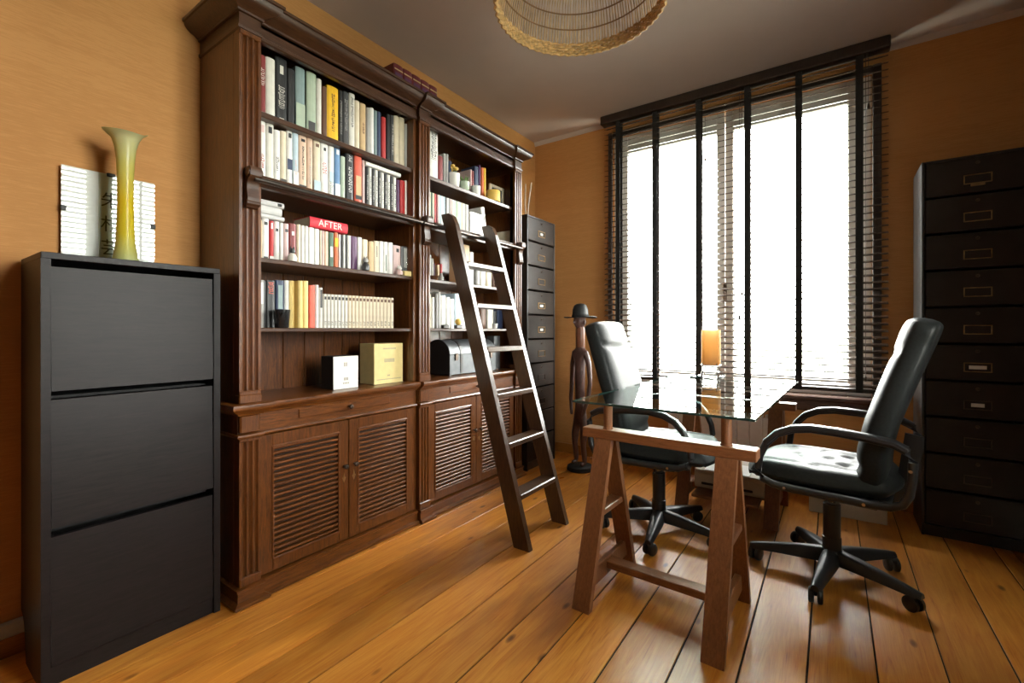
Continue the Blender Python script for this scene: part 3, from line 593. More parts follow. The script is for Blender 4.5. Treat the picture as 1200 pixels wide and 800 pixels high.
# ------------------------------------------------------------------ library ladder
LY0, LYS = 1.867, 0.060           # y of the near stile at the floor, sideways lean per metre
lad = thing('library_ladder', 'dark wooden library ladder with white-lit treads leaning on the bookcase rail', 'ladder', (-1.25, 2.06, 0))
def stile(y0):
    b = MB(); x_f = lambda z: -1.202-0.337*z; dp = 0.092; th = 0.032
    pr = [(0.0, 0), (1.70, 0), (1.745, 0.03), (1.757, dp)]
    vs_ = []
    for z_, back in ((0, 0), (0, 1), (1.752, 1), (1.752, 0)):
        pass
    outline = [(x_f(0), 0), (x_f(1.69), 1.69), (x_f(1.735)-0.012, 1.738), (x_f(1.755)-0.035, 1.757), (x_f(1.757)-dp, 1.757), (x_f(0)-dp, 0)]
    n_ = len(outline); A = [(x, y0+LYS*z_, z_) for x, z_ in outline]; Bv = [(x, y0+th+LYS*z_, z_) for x, z_ in outline]
    b.add(A+Bv, [tuple(range(n_)), tuple(range(n_, 2*n_))[::-1]]+[(i, (i+1) % n_, n_+(i+1) % n_, n_+i) for i in range(n_)])
    return b.build('stile', M['ladder'], lad)
stile(LY0); stile(LY0+0.378)
for z_ in (0.235, 0.48, 0.725, 0.97, 1.215, 1.455):
    x = -1.202-0.337*z_; y = LY0+LYS*z_
    MB().bbox(x-0.085, x+0.002, y+0.030, y+0.380, z_-0.014, z_+0.014, 0.004).build('tread', M['ladder'], lad)

# ------------------------------------------------------------------ desk: trestles and glass
DR = -math.radians(2.0)
def trestle(label, loc):
    r = thing('trestle', label, 'trestle', loc, DR, group='brown wooden desk trestles')
    def B(m, name, mat='trestle'): return m.build(name, M[mat], r, world=False)
    B(MB().bbox(-0.335, 0.335, -0.036, 0.036, 0.622, 0.662, 0.003), 'beam', 'trestle_h')
    for sx in (-1, 1):
        x = sx*0.238
        for sy in (-1, 1):
            p = [(sy*0.008, 0.622), (sy*0.036, 0.622), (sy*0.236, 0.0), (sy*0.207, 0.0)]
            B(MB().prism(p, 'x', x-0.036, x+0.036), 'leg')
        B(MB().bbox(x-0.028, x+0.028, -0.104, 0.104, 0.325, 0.35, 0.003), 'cross_bar')
        B(MB().bbox(x-0.012, x+0.012, -0.186, 0.186, 0.055, 0.125, 0.003), 'side_board')
        B(MB().cyl((sx*0.232, 0, 0.655), (sx*0.232, 0, 0.764), 0.0185, n=18), 'post')
        B(MB().cyl((sx*0.232, 0, 0.645), (sx*0.232, 0, 0.668), 0.0215, n=18), 'post_collar')
    B(MB().bbox(-0.228, 0.228, -0.03, 0.03, 0.085, 0.115, 0.003), 'stretcher', 'trestle_h')
    return r
trestle('brown wooden trestle nearest the viewer, under the glass top', (-0.545, 1.815, 0))
trestle('brown wooden trestle by the radiator, under far end of the glass top', (-0.50, 3.06, 0))
gt = thing('glass_tabletop', 'clear greenish glass desk top resting on two trestles', 'desk', (-0.545, 2.50, 0.764), DR)
g = MB().box(-0.354, 0.354, -0.727, 0.727, 0, 0.010).build('glass_sheet', M['desk_glass'], gt, world=False)
e = MB(); e.box(-0.3545, 0.3545, -0.7285, -0.727, 0.0005, 0.0095); e.box(-0.3545, 0.3545, 0.727, 0.7285, 0.0005, 0.0095); e.box(-0.3555, -0.354, -0.727, 0.727, 0.0005, 0.0095); e.box(0.354, 0.3555, -0.727, 0.727, 0.0005, 0.0095)
e.build('polished_edge', M['glass_edge'], gt, world=False)

# desk lamp / lantern
lm = thing('table_lantern', 'small amber glass lantern on wire stand at window end of desk', 'lantern', (-0.645, 3.185, 0.774))
MB().lathe([(0.056, 0.078), (0.058, 0.082), (0.058, 0.305), (0.055, 0.305), (0.055, 0.084), (0.052, 0.082)], n=32).build('amber_cylinder', M['amber'], lm, smooth=40, world=False)
MB().lathe([(0.02, 0.084), (0.02, 0.15), (0.012, 0.165)], n=16).build('candle', M['wax'], lm, smooth=40, world=False)
t = MB()
for k_ in range(4):
    a = PI/4+k_*PI/2; c, s_ = math.cos(a), math.sin(a); t.tube([(0.075*c, 0.075*s_, 0.003), (0.062*c, 0.062*s_, 0.045), (0.060*c, 0.060*s_, 0.09)], 0.003, 6)
for rr_, zz in ((0.075, 0.004), (0.060, 0.078)): t.tube([(rr_*math.cos(2*PI*k_/28), rr_*math.sin(2*PI*k_/28), zz) for k_ in range(28)], 0.003, 6, closed=True)
t.build('wire_stand', M['steel'], lm, smooth=True, world=False)
MB().bbox(-0.11, -0.04, -0.10, -0.03, 0.0002, 0.006, 0.002).build('foot_plate', M['glass_edge'], lm, world=False)

# ------------------------------------------------------------------ office chairs
def chair(label, loc, face, swivel):
    r = thing('office_chair', label, 'chair', loc, face, group='black leather office chairs')
    def B(m, name, mat, par=r, sm=40): return m.build(name, M[mat], par, smooth=sm, world=False)
    # seat cushion
    n = 30; top = []; bot = []; m = MB()
    def sq(a, b):   # map the square to a rounded square
        return a*math.sqrt(1-0.28*b*b), b*math.sqrt(1-0.28*a*a)
    def surf(i, j, up):
        a = -1+2*i/n; b = -1+2*j/n; x, y = sq(a, b); edge = max(abs(a), abs(b)); d = max(0, edge-0.72)/0.28
        z = (1-d**2.6)*0.046
        if up:
            z += 0.012*(1-(x*x+y*y)/2)-0.010*math.exp(-((abs(y)-0.55-0.12*x)/0.045)**2)*(edge < 0.85)
            for px2, py2 in ((-0.1, 0.0), (-0.35, 0.3), (-0.35, -0.3)): z -= 0.016*math.exp(-((x-px2)**2+(y-py2)**2)/0.008)
            z -= 0.010*math.exp(-((x-0.35+0.55*abs(y))/0.045)**2)*(edge < 0.8)
            if a > 0.6: z -= 0.020*((a-0.6)/0.4)**2
            if a < -0.5: z += 0.012*((-a-0.5)/0.5)
        return (0.035+x*0.280, y*0.262, 0.458+(z if up else -z*0.7))
    vs_ = [surf(i, j, True) for i in range(n+1) for j in range(n+1)]+[surf(i, j, False) for i in range(n+1) for j in range(n+1)]
    K = (n+1)**2; fs_ = []
    for i in range(n):
        for j in range(n):
            q = (i*(n+1)+j, (i+1)*(n+1)+j, (i+1)*(n+1)+j+1, i*(n+1)+j+1); fs_ += [q, tuple(K+t for t in reversed(q))]
    ring = [i*(n+1) for i in range(n+1)]+[n*(n+1)+j for j in range(1, n+1)]+[i*(n+1)+n for i in range(n-1, -1, -1)]+[j for j in range(n-1, 0, -1)]
    fs_ += [(ring[i], ring[(i+1) % len(ring)], K+ring[(i+1) % len(ring)], K+ring[i]) for i in range(len(ring))]
    m.add(vs_, fs_); B(m, 'seat', 'leather', sm=60)
    B(MB().bbox(-0.215, 0.20, -0.215, 0.215, 0.404, 0.436, 0.015, 3), 'seat_pan', 'plastic')
    # backrest
    spine = [(-0.150, 0.43), (-0.150, 0.50), (-0.158, 0.60), (-0.180, 0.70), (-0.212, 0.80), (-0.244, 0.90), (-0.272, 0.98), (-0.296, 1.05), (-0.312, 1.10), (-0.318, 1.122)]
    def sp(t):
        f = t*(len(spine)-1); i = min(int(f), len(spine)-2); u = f-i
        return spine[i][0]*(1-u)+spine[i+1][0]*u, spine[i][1]*(1-u)+spine[i+1][1]*u
    rows, nn = 44, 40; vs_ = []
    for i in range(rows+1):
        t = i/rows; x, z = sp(t); x2, z2 = sp(min(1, t+0.02)); x1, z1 = sp(max(0, t-0.02)); tx, tz = x2-x1, z2-z1; l = math.hypot(tx, tz); tx /= l; tz /= l
        nx, nz = tz, -tx                          # towards the sitter
        hw = 0.215+0.028*math.sin(PI*min(1, t/0.75)); th = 0.05
        if t > 0.80: e = (t-0.80)/0.20; k2 = math.sqrt(max(0.0, 1-e**2.6)); hw *= 0.42+0.58*k2; th *= max(0.12, k2)**0.6
        if t < 0.06: th *= 0.55+0.45*math.sqrt(t/0.06)
        for k_ in range(nn):
            a = 2*PI*k_/nn; c, s_ = math.cos(a), math.sin(a); yy = math.copysign(abs(c)**0.45, c)*hw; d = math.copysign(abs(s_)**0.55, s_)*th
            if s_ > 0.05:
                q = yy/hw
                d += 0.014*math.sin(PI*t)*(1-q*q)
                if 0.18 < t < 0.62: d -= 0.007*sum(math.exp(-((q-g_)/0.05)**2) for g_ in (-0.45, -0.15, 0.15, 0.45))
                d -= 0.014*math.exp(-((t-0.64-0.05*q*q)/0.014)**2)*(abs(q) < 0.93)
                if t > 0.64: d += 0.012*(1-q*q)*math.sin(PI*min(1, (t-0.64)/0.36))
                d -= 0.012*math.exp(-((t-0.15)/0.02)**2)
            vs_.append((x+nx*d, yy, z+nz*d))
    m = MB(); m.add(vs_, [(i*nn+k_, i*nn+(k_+1) % nn, (i+1)*nn+(k_+1) % nn, (i+1)*nn+k_) for i in range(rows) for k_ in range(nn)]+[tuple(range(nn)), tuple(rows*nn+k_ for k_ in range(nn))])
    bk = B(m, 'backrest', 'leather', sm=70)
    B(MB().tube([(-0.02, 0, 0.405), (-0.20, 0, 0.40), (-0.245, 0, 0.43), (-0.262, 0, 0.56), (-0.275, 0, 0.66)], 0.01, 8, flat=(0.032, 0.010), up=(0,1,0)), 'back_bracket', 'plastic')
    # loop armrests
    arm = [(0.165, 0.434), (0.205, 0.450), (0.222, 0.49), (0.215, 0.545), (0.190, 0.60), (0.150, 0.645), (0.095, 0.672), (0.03, 0.683), (-0.06, 0.681), (-0.15, 0.674), (-0.225, 0.664), (-0.262, 0.645), (-0.278, 0.61), (-0.277, 0.55), (-0.268, 0.49), (-0.250, 0.452), (-0.215, 0.435), (-0.15, 0.430), (0.0, 0.430), (0.10, 0.430)]
    for s_ in (-1, 1):
        ar = B(MB().tube([(x, s_*(0.285), z) for x, z in arm], 0.01, 12, closed=True, flat=(0.0125, 0.022), up=(0,1,0)) if False else MB().tube([(x, s_*0.285, z) for x, z in arm], 0.015, 12, closed=True), 'armrest', 'plastic', sm=True)
        pad = [(x, s_*0.285, z+0.006) for x, z in arm[4:12]]
        B(MB().tube(pad, 0.01, 12, flat=(0.026, 0.013)), 'arm_pad', 'plastic', ar, True)
        for x, z in ((0.12, 0.431), (-0.14, 0.43), (-0.272, 0.58)): B(MB().cyl((x, s_*0.297, z), (x, s_*0.303, z), 0.006, n=10), 'screw', 'steel', ar)
        sd_ = MB(); sd_.bbox(-0.18, 0.15, min(s_*0.20, s_*0.285), max(s_*0.20, s_*0.285), 0.412, 0.430, 0.004); B(sd_, 'arm_mount', 'plastic')
    # column and five-star base
    B(MB().bbox(-0.09, 0.09, -0.06, 0.06, 0.368, 0.406, 0.01), 'tilt_mechanism', 'plastic')
    B(MB().cyl((0.0, -0.06, 0.382), (0.04, -0.24, 0.378), 0.006, n=8), 'height_lever', 'plastic')
    B(MB().cyl((0, 0, 0.30), (0, 0, 0.37), 0.014, n=16), 'gas_lift', 'steel')
    B(MB().lathe([(0.036, 0.085), (0.036, 0.17), (0.033, 0.172), (0.033, 0.315), (0.028, 0.32)], n=20), 'column_cover', 'plastic')
    B(MB().lathe([(0.045, 0.065), (0.05, 0.075), (0.05, 0.105), (0.042, 0.118)], n=20), 'hub', 'plastic')
    for k_ in range(5):
        a = 2*PI*k_/5+math.radians(swivel); R_ = Matrix.Rotation(a, 4, 'Z'); m = MB()
        sec = [(0.03, 0.036, 0.066, 0.122), (0.10, 0.034, 0.066, 0.116), (0.20, 0.028, 0.064, 0.102), (0.28, 0.022, 0.060, 0.088), (0.320, 0.016, 0.060, 0.080)]
        vs_ = []
        for x, w_, z0, z1 in sec: vs_ += [(x, -w_, z0), (x, -w_*0.75, z1-0.008), (x, -w_*0.35, z1), (x, w_*0.35, z1), (x, w_*0.75, z1-0.008), (x, w_, z0)]
        q = 6; m.add(vs_, [(i*q+j, i*q+(j+1) % q, (i+1)*q+(j+1) % q, (i+1)*q+j) for i in range(len(sec)-1) for j in range(q)]+[tuple(range(q))[::-1], tuple((len(sec)-1)*q+j for j in range(q))]); m.rot(R_)
        lg = B(m, 'base_leg', 'plastic', sm=50)
        cx = 0.302; ca = a+random.uniform(-1.2, 1.2); c_ = MB()
        for sd2 in (-1, 1): c_.lathe([(0.010, -0.010), (0.025, -0.010), (0.0295, -0.005), (0.0295, 0.006), (0.022, 0.010), (0.008, 0.010)], (0,0,0), 18); c_.rot(Matrix.Translation((0, sd2*0.015, 0)) @ Matrix.Rotation(PI/2, 4, 'X'), len(c_.v)-18*6)
        c_.cyl((0.0, 0, 0.0), (0.0, 0, 0.04), 0.007, n=8); c_.bbox(-0.016, 0.012, -0.022, 0.022, 0.010, 0.027, 0.008, 2)
        c_.rot(Matrix.Translation((cx*math.cos(a), cx*math.sin(a), 0.0295)) @ Matrix.Rotation(ca, 4, 'Z') @ Matrix.Translation((-0.012, 0, 0)))
        B(c_, 'caster', 'plastic', lg, 50)
    return r
chair('black leather office chair between the glass desk and right-hand drawer cabinet', (0.0, 2.46, 0), math.radians(172), 16)
chair('black leather office chair between the carved figure and the glass desk', (-0.762, 2.47, 0), math.radians(2), -12)

# ------------------------------------------------------------------ under the window
rd = thing('radiator', 'white flat-panel radiator under the window behind the desk', 'radiator', (-0.66, 3.52, 0.1))
c0 = MB().bbox(0.0, 0.076, 3.495, 3.52, 0.115, 0.485, 0.006, 2).build('column', M['radiator'], rd)
for i in range(9):
    o = c0 if i == 0 else rep(c0, (0,0,0), rd); o.location = (-1.01+i*0.0785, 0, 0)
h = MB(); h.bbox(-1.01, -0.305, 3.52, 3.55, 0.13, 0.17, 0.004); h.bbox(-1.01, -0.305, 3.52, 3.55, 0.43, 0.47, 0.004); h.box(-0.95, -0.93, 3.55, YW, 0.40, 0.43); h.box(-0.40, -0.38, 3.55, YW, 0.40, 0.43); h.build('header', M['radiator'], rd)
g0 = MB().box(0.0, 0.012, 3.495, 3.548, 0.486, 0.505).build('grille_bar', M['greywhite'], rd)
for i in range(28):
    o = g0 if i == 0 else rep(g0, (0,0,0), rd); o.location = (-1.01+i*0.0257, 0, 0)
t = MB().tube([(-0.29, 3.535, 0.15), (-0.27, 3.535, 0.15), (-0.26, 3.535, 0.14), (-0.26, 3.535, 0.0)], 0.009, 8); t.cyl((-0.305, 3.535, 0.15), (-0.26, 3.535, 0.15), 0.016, n=12); t.build('pipe', M['greywhite'], rd, smooth=True)
bx = thing('storage_box', 'low white storage box on the floor behind the right office chair', 'box', (0.07, 3.35, 0))
MB().bbox(-0.112, 0.252, 3.252, 3.46, 0, 0.31, 0.004).build('body', M['printer'], bx); MB().bbox(-0.116, 0.256, 3.248, 3.464, 0.295, 0.33, 0.004).build('lid', M['printer'], bx)
pk = MB().bbox(-0.66, -0.32, 2.74, 3.24, 0.126, 0.142, 0.003).build('plank_shelf', M['trestle_h']); tag(pk, 'bare wooden plank laid across the low rails of the far trestle', 'shelf')
pr_ = thing('printer', 'beige printer with white paper on the plank under the desk', 'printer', (-0.49, 2.98, 0.142))
MB().prism([(2.86, 0.150), (2.85, 0.165), (2.845, 0.235), (2.86, 0.262), (3.0, 0.275), (3.12, 0.275), (3.13, 0.150)], 'x', -0.668, -0.305).build('body', M['printer'], pr_)
MB().bbox(-0.655, -0.318, 2.80, 3.0, 0.262, 0.272, 0.003).build('output_tray', M['printer'], pr_); MB().box(-0.60, -0.37, 2.79, 3.0, 0.2725, 0.279).build('paper', M['paper'], pr_)
for x0, x1 in ((-0.63, -0.50), (-0.44, -0.36)): MB().bbox(x0, x1, 2.846, 2.858, 0.172, 0.187, 0.003).build('slot', M['dark'], pr_)
for x in (-0.64, -0.33): MB().box(x-0.012, x+0.012, 2.88, 3.10, 0.142, 0.151).build('foot', M['dark'], pr_)

# ------------------------------------------------------------------ rattan pendant lamp
PC = (-0.778, 1.561); PZ = 2.30
pd = thing('pendant_lamp', 'round woven rattan pendant lampshade hanging from the ceiling', 'lamp', (PC[0], PC[1], PZ))
def dome(t):   # radius and height of the shade, t 0 (rim) to 1 (crown)
    a = t*PI/2; return 0.318*math.cos(a*0.93)**0.75 if t > 0 else 0.318, 0.345*math.sin(a)
rb = MB()
for j in range(5):
    pts_ = []
    nn = 220
    for k_ in range(nn):
        a = 2*PI*k_/nn; w_ = 0.004*math.sin(k_*PI/2*1.0+j*PI); pts_.append(((0.318+w_)*math.cos(a), (0.318+w_)*math.sin(a), 0.005+j*0.011))
    rb.tube(pts_, 0.0062, 5, closed=True)
o = rb.build('woven_rim', M['band'], pd, smooth=True, world=False)
rs = MB(); NS = 150
for k_ in range(NS):
    a = 2*PI*k_/NS+random.uniform(-0.006, 0.006); pts_ = []
    for i in range(11):
        rr_, zz = dome(i/10); pts_.append((max(rr_, 0.03)*math.cos(a), max(rr_, 0.03)*math.sin(a), zz+0.002))
    rs.tube(pts_, 0.0026, 4)
o = rs.build('reed_cage', M['reed'], pd, world=False); o['kind'] = 'stuff'
for zz in (0.107, 0.165, 0.222, 0.29):
    t_ = math.asin(zz/0.345)/(PI/2); rr_ = dome(t_)[0]-0.004
    MB().tube([(rr_*math.cos(2*PI*k_/72), rr_*math.sin(2*PI*k_/72), zz) for k_ in range(72)], 0.0032, 6, closed=True).build('hoop', M['reed_dark'], pd, smooth=True, world=False)
MB().lathe([(0.045, 0.335), (0.045, 0.352), (0.02, 0.356)], n=24).build('crown_ring', M['band'], pd, world=False)
MB().cyl((0,0,0.25), (0,0,ZC-PZ), 0.003, n=8).build('cord', M['white'], pd, world=False)
MB().lathe([(0.05, ZC-PZ), (0.05, ZC-PZ-0.012), (0.02, ZC-PZ-0.03)], n=24).build('ceiling_rose', M['white'], pd, world=False)
MB().lathe([(0.018, 0.19), (0.02, 0.25), (0.012, 0.26)], n=16).build('bulb_holder', M['white'], pd, world=False)
MB().lathe([(0.004, 0.095), (0.022, 0.11), (0.03, 0.135), (0.024, 0.165), (0.014, 0.19)], n=18).build('bulb', M['white'], pd, smooth=True, world=False)

# ------------------------------------------------------------------ books
WRD = ['zeroth','first','second','third','fourth','fifth','sixth','seventh','eighth','ninth','tenth','eleventh','twelfth','thirteenth','fourteenth','fifteenth','sixteenth','seventeenth','eighteenth','nineteenth','twentieth','twenty-first','twenty-second','twenty-third','twenty-fourth','twenty-fifth','twenty-sixth','twenty-seventh','twenty-eighth','twenty-ninth','thirtieth','thirty-first','thirty-second','thirty-third','thirty-fourth','thirty-fifth','thirty-sixth','thirty-seventh','thirty-eighth','thirty-ninth','fortieth']
C = dict(white=(.80,.78,.74), offwhite=(.70,.67,.60), cream=(.72,.62,.46), tan=(.60,.42,.22), peach=(.72,.50,.36), pink=(.70,.50,.48), red=(.50,.03,.03), darkred=(.20,.018,.018), orange=(.65,.14,.04), yellow=(.85,.48,.01), paleyellow=(.78,.58,.20), black=(.015,.015,.016), charcoal=(.05,.05,.052), grey=(.36,.35,.33), palegreen=(.42,.50,.38), teal=(.22,.30,.30), green=(.06,.12,.07), blue=(.12,.25,.45), paleblue=(.50,.62,.70), navy=(.03,.045,.10), purple=(.10,.03,.10), brown=(.12,.05,.025), vermilion=(.70,.10,.05))
CN = dict(offwhite='off-white', darkred='dark red', paleyellow='pale yellow', palegreen='pale green', paleblue='pale blue', navy='dark blue')
def put_book(y0, y1, x, z0, hgt, col, label, group, depth=None, marks=None, tilt=0.0):
    d = depth or random.uniform(0.13, 0.155); wd = max(y1-y0-0.0006, 0.004); bt = min(0.0022, wd*0.2); rd_ = min(0.006, wd*0.35)
    yc = (y0+y1)/2
    out = [(-d, -wd/2), (-rd_, -wd/2), (-rd_*0.35, -wd*0.36), (0, -wd*0.15), (0, wd*0.15), (-rd_*0.35, wd*0.36), (-rd_, wd/2), (-d, wd/2)]
    inn = [(-d, wd/2-bt), (-rd_-bt, wd/2-bt), (-bt*1.4, 0), (-rd_-bt, -wd/2+bt), (-d, -wd/2+bt)]
    o = MB().prism(out+inn, 'z', 0, hgt).build('book', M['cover'], color=C[col] if isinstance(col, str) else col)
    o.location = (x, yc, z0)
    if tilt: o.rotation_euler = (tilt, 0, 0)
    OFF[o] = (0,0,0); tag(o, label, 'book', group)
    MB().box(-d+0.003, -rd_-bt, -wd/2+bt, wd/2-bt, 0.002, hgt-0.002).build('pages', M['pages'], o, world=False)
    if marks:
        for (f0, f1, mc, wfrac, kind) in marks:
            m = MB()
            if kind == 'patch': m.box(-0.0005, 0.0005, -wd*wfrac/2, wd*wfrac/2, hgt*f0, hgt*f1)
            else:   # small printed strokes along the spine
                zz = hgt*f0
                while zz < hgt*f1:
                    s_ = random.uniform(0.004, 0.008); w_ = wd*wfrac*random.uniform(0.55, 1.0)
                    m.box(-0.0004, 0.0006, -w_/2, w_/2, zz, zz+s_*0.35)
                    if random.random() < 0.6: m.box(-0.0004, 0.0006, -w_/2, -w_/2+wd*0.09, zz, zz+s_)
                    if random.random() < 0.5: m.box(-0.0004, 0.0006, w_/2-wd*0.09, w_/2, zz, zz+s_)
                    zz += s_+0.002
            m.build('spine_print', M['print'], o, world=False, color=C[mc] if isinstance(mc, str) else mc)
    return o
def row(books, org, sc, x, z0, place, group, start=1):
    idx = start
    for b in books:
        X0, X1, Yt, col = b[:4]; marks = b[4] if len(b) > 4 else None
        u0, u1, vt = org[0]+X0/sc, org[0]+X1/sc, org[1]+Yt/sc
        y0 = on_x(u0, vt, x)[0]; y1 = on_x(u1, vt, x)[0]; zt = on_x((u0+u1)/2, vt, x)[1]
        nm = CN.get(col, col) if isinstance(col, str) else 'mixed'
        put_book(y0, y1, x, z0, max(0.06, zt-z0), col, '%s book, %s from the left on %s' % (nm, WRD[idx], place), group, marks=marks); idx += 1
T = lambda a, b, c='black', w_=0.5: (a, b, c, w_, 'text')
P = lambda a, b, c, w_=0.96: (a, b, c, w_, 'patch')
BXP = -1.952
# left bookcase, top shelf
row([(80,125,140,'darkred',[T(.5,.78,'offwhite',.6)]), (126,188,160,'offwhite'), (190,268,160,'black',[T(.22,.56,'offwhite',.6), P(.75,.88,'offwhite',.3), P(.03,.07,'offwhite',.4)]), (270,322,235,'black'), (325,388,225,'teal',[P(.0,.42,'palegreen')]), (400,464,258,'palegreen',[P(.0,.2,'charcoal',.7)]), (466,500,300,'offwhite',[P(.02,.05,'black',.6)]), (503,536,352,'brown'), (537,612,352,'yellow',[T(.2,.85,'brown',.3)]), (615,641,378,'black',[T(.2,.8,'grey',.5)]), (642,682,388,'charcoal',[T(.3,.85,'grey',.5)]), (684,722,398,'offwhite',[T(.4,.92,'charcoal',.4)]), (723,755,447,'cream'), (758,796,466,'tan',[T(.4,.6,'brown',.4)]), (800,823,492,'grey'), (824,850,494,'white'), (851,871,512,'teal'), (872,897,520,'navy'), (903,931,557,'red'), (935,960,538,'black'), (961,984,545,'charcoal',[T(.2,.8,'offwhite',.4)]), (985,1020,550,'cream'), (1021,1055,560,'cream'), (1057,1080,602,'grey'), (1084,1100,615,'brown'), (1101,1117,620,'charcoal'), (1118,1134,625,'brown')],  # second black entry is a dark slot between books, its shade built as a book
    (290,40), 5.714, BXP, 1.976, 'the shoe-cabinet-side bookcase top shelf', 'books on the left top shelf')
row([(80,125,52,'white',[P(.78,.9,'pink',.5), T(.2,.42,'red',.5)]), (126,180,78,'offwhite',[P(.82,.93,'black',.45)]), (181,222,128,'white',[T(.25,.5,'black',.5), P(0,.07,'charcoal')]), (223,264,135,'cream',[P(0,.12,'charcoal')]), (265,305,118,'white',[P(.84,.92,'black',.5), P(.3,.48,'navy',.8)]), (306,345,138,'paleblue',[T(.25,.5,'pink',.5), P(.0,.3,'white')]), (347,399,162,'peach',[P(.88,.93,'black',.5), T(.2,.8,'charcoal',.3), P(0,.1,'charcoal')]), (401,441,180,'peach',[T(.15,.8,'grey',.3)]), (446,491,190,'cream',[P(.86,.92,'brown',.5), P(0,.25,'paleblue')]), (493,544,210,'white',[P(.84,.9,'black',.3), T(.42,.62,'red',.6)]), (546,584,228,'white',[P(.3,.5,'paleblue',.7), T(.1,.32,'teal',.7)]), (586,624,243,'blue',[P(.86,.95,'white',.5), P(0,.3,'white',.9)]), (626,658,305,'palegreen'), (662,714,290,'black',[T(.22,.72,'white',.45), T(.85,.95,'white',.45)]), (720,769,305,'vermilion',[P(.2,.6,'tan',.7), P(.12,.2,'black',.8)]), (771,789,330,'pink')],
    (290,130), 5.714, BXP, 1.706, 'the shoe-cabinet-side bookcase second shelf', 'books on the left second shelf')
b1 = [(795+i*20.6, 795+(i+1)*20.6-1, 372+i*8, 'white' if i % 2 else 'black', [T(.2,.8,'white' if i % 2 == 0 else 'black',.35)]) for i in range(10)]+[(1003,1024,462,'purple'), (1026,1059,466,'red'), (1060,1115,472,'offwhite')]
row(b1, (290,130), 5.714, BXP, 1.706, 'the shoe-cabinet-side bookcase second shelf', 'books on the left second shelf', 17)
row([(80,100,215,'tan'), (101,147,205,'white',[P(.84,.92,'black',.5), P(.02,.07,'charcoal',.6)]), (149,180,222,'red',[P(0,.1,'white'), P(.8,.95,'white',.4)]), (181,217,225,'white',[P(.74,.82,'black',.5)]), (219,243,235,'white'), (246,280,240,'pink',[P(.78,.86,'charcoal',.6)]), (281,330,240,'darkred',[P(.7,.8,'white',.3)]), (332,360,245,'cream'), (361,384,252,'white'), (385,409,256,'white'), (411,449,265,'white'), (450,484,275,'white'), (486,500,285,'cream'), (501,515,288,'pink'), (516,545,292,'peach'), (547,581,300,'green',[P(.3,.6,'white',.5)]), (583,611,300,'orange',[P(.6,.85,'yellow',.8)]), (613,627,312,'white'), (628,642,316,'black'), (643,657,315,'white'), (658,671,318,'black'), (672,697,320,'white'), (699,739,327,'purple'), (741,769,332,'white'), (772,809,346,'cream'), (815,850,360,'tan'), (851,884,356,'cream',[P(.5,.85,'charcoal',.15)]), (886,913,358,'white'), (915,943,362,'white',[P(.1,.6,'green',.2)]), (945,978,367,'white'), (981,1030,387,'pink',[P(.78,.9,'black',.35)]), (1034,1086,395,'charcoal',[P(.3,.95,'grey',.5)])],
    (290,220), 5.714, BXP, 1.376, 'the shoe-cabinet-side bookcase third shelf', 'books on the left third shelf')
row([(70,99,90,'grey',[P(.5,.95,'white',.6)]), (100,130,90,'charcoal'), (131,186,90,'black',[T(.72,.95,'vermilion',.6)]), (188,239,90,'navy',[P(.4,.9,'teal',.5)]), (240,268,90,'white'), (269,299,92,'paleyellow'), (300,328,94,'paleyellow'), (329,360,95,'paleyellow'), (363,399,120,'vermilion'), (400,421,118,'white'), (422,444,135,'offwhite',[P(.5,.95,'charcoal',.5)])],
    (290,310), 5, BXP, 1.088, 'the shoe-cabinet-side bookcase fourth shelf', 'books on the left fourth shelf')
row([(447+i*20.7, 447+(i+1)*20.7-1.2, 172+i*1.2, 'offwhite' if i < 7 else 'cream', [P(.84,.93,'black' if i < 7 else 'brown',.55), T(.08,.2,'charcoal',.5)]) for i in range(20)], (290,310), 5, BXP, 1.088, 'the shoe-cabinet-side bookcase fourth shelf', 'matching series volumes', 12)
# books lying flat
def flat_book(y0, y1, x, z0, t, col, label, depth=0.13, group='books lying flat'):
    L_ = y1-y0
    o = put_book(-t/2, t/2, 0, 0, L_, col, label, group, depth=depth)
    o.rotation_euler = (-PI/2, 0, 0); o.location = (x, y0, z0+t/2); return o
zt = 1.376+0.245
yA = on_x(304.2, 250, BXP)[0]
def yz(Xz, Yz, org=(290,220), sc=5.714, x=BXP): return on_x(org[0]+Xz/sc, org[1]+Yz/sc, x)
top3 = max(yz(120, 205)[1], yz(200, 225)[1])
z_ = top3+0.001
for X1, t_, col, lab in ((245, 0.019, 'white', 'lowest of three flat books'), (229, 0.034, 'offwhite', 'thick middle one of three flat books'), (243, 0.024, 'grey', 'topmost of three flat books')):
    y1 = yz(X1, 150)[0]; o = flat_book(yA, y1, BXP+0.004, z_, t_, col, '%s %s on the third shelf beside the shoe cabinet' % ('grey-white' if col == 'grey' else 'white', lab)); z_ += t_+0.0008
    if col == 'grey': MB().box(-0.0004, 0.0006, -0.006, 0.006, (y1-yA)*0.72, (y1-yA)*0.90).build('emblem', M['print'], o, world=False, color=C['black'])
    o.color = (.62,.61,.60,1)
ya, za = yz(415, 205); yb, zb = yz(668, 250)
zAF = yz(430, 268)[1]
o = flat_book(ya, yb, BXP+0.006, zAF+0.004, 0.048, 'red', 'bright red thick book lying flat, white lettering AFTER', 0.14); o.color = (.62,.03,.05,1)
Mx = Matrix.Translation((0.0004, 0, (yb-ya)*0.52)) @ Matrix(((0,0,1,0),(0,-1,0,0),(1,0,0,0),(0,0,0,1)))
text_mesh('AFTER', 0.044, Mx, 0.0004).build('lettering', M['print'], o, world=False, color=C['white'])
ya = yz(790, 350, (290,130))[0]; yb = yz(1023, 420, (290,130))[0]; zb = yz(815, 380, (290,130))[1]
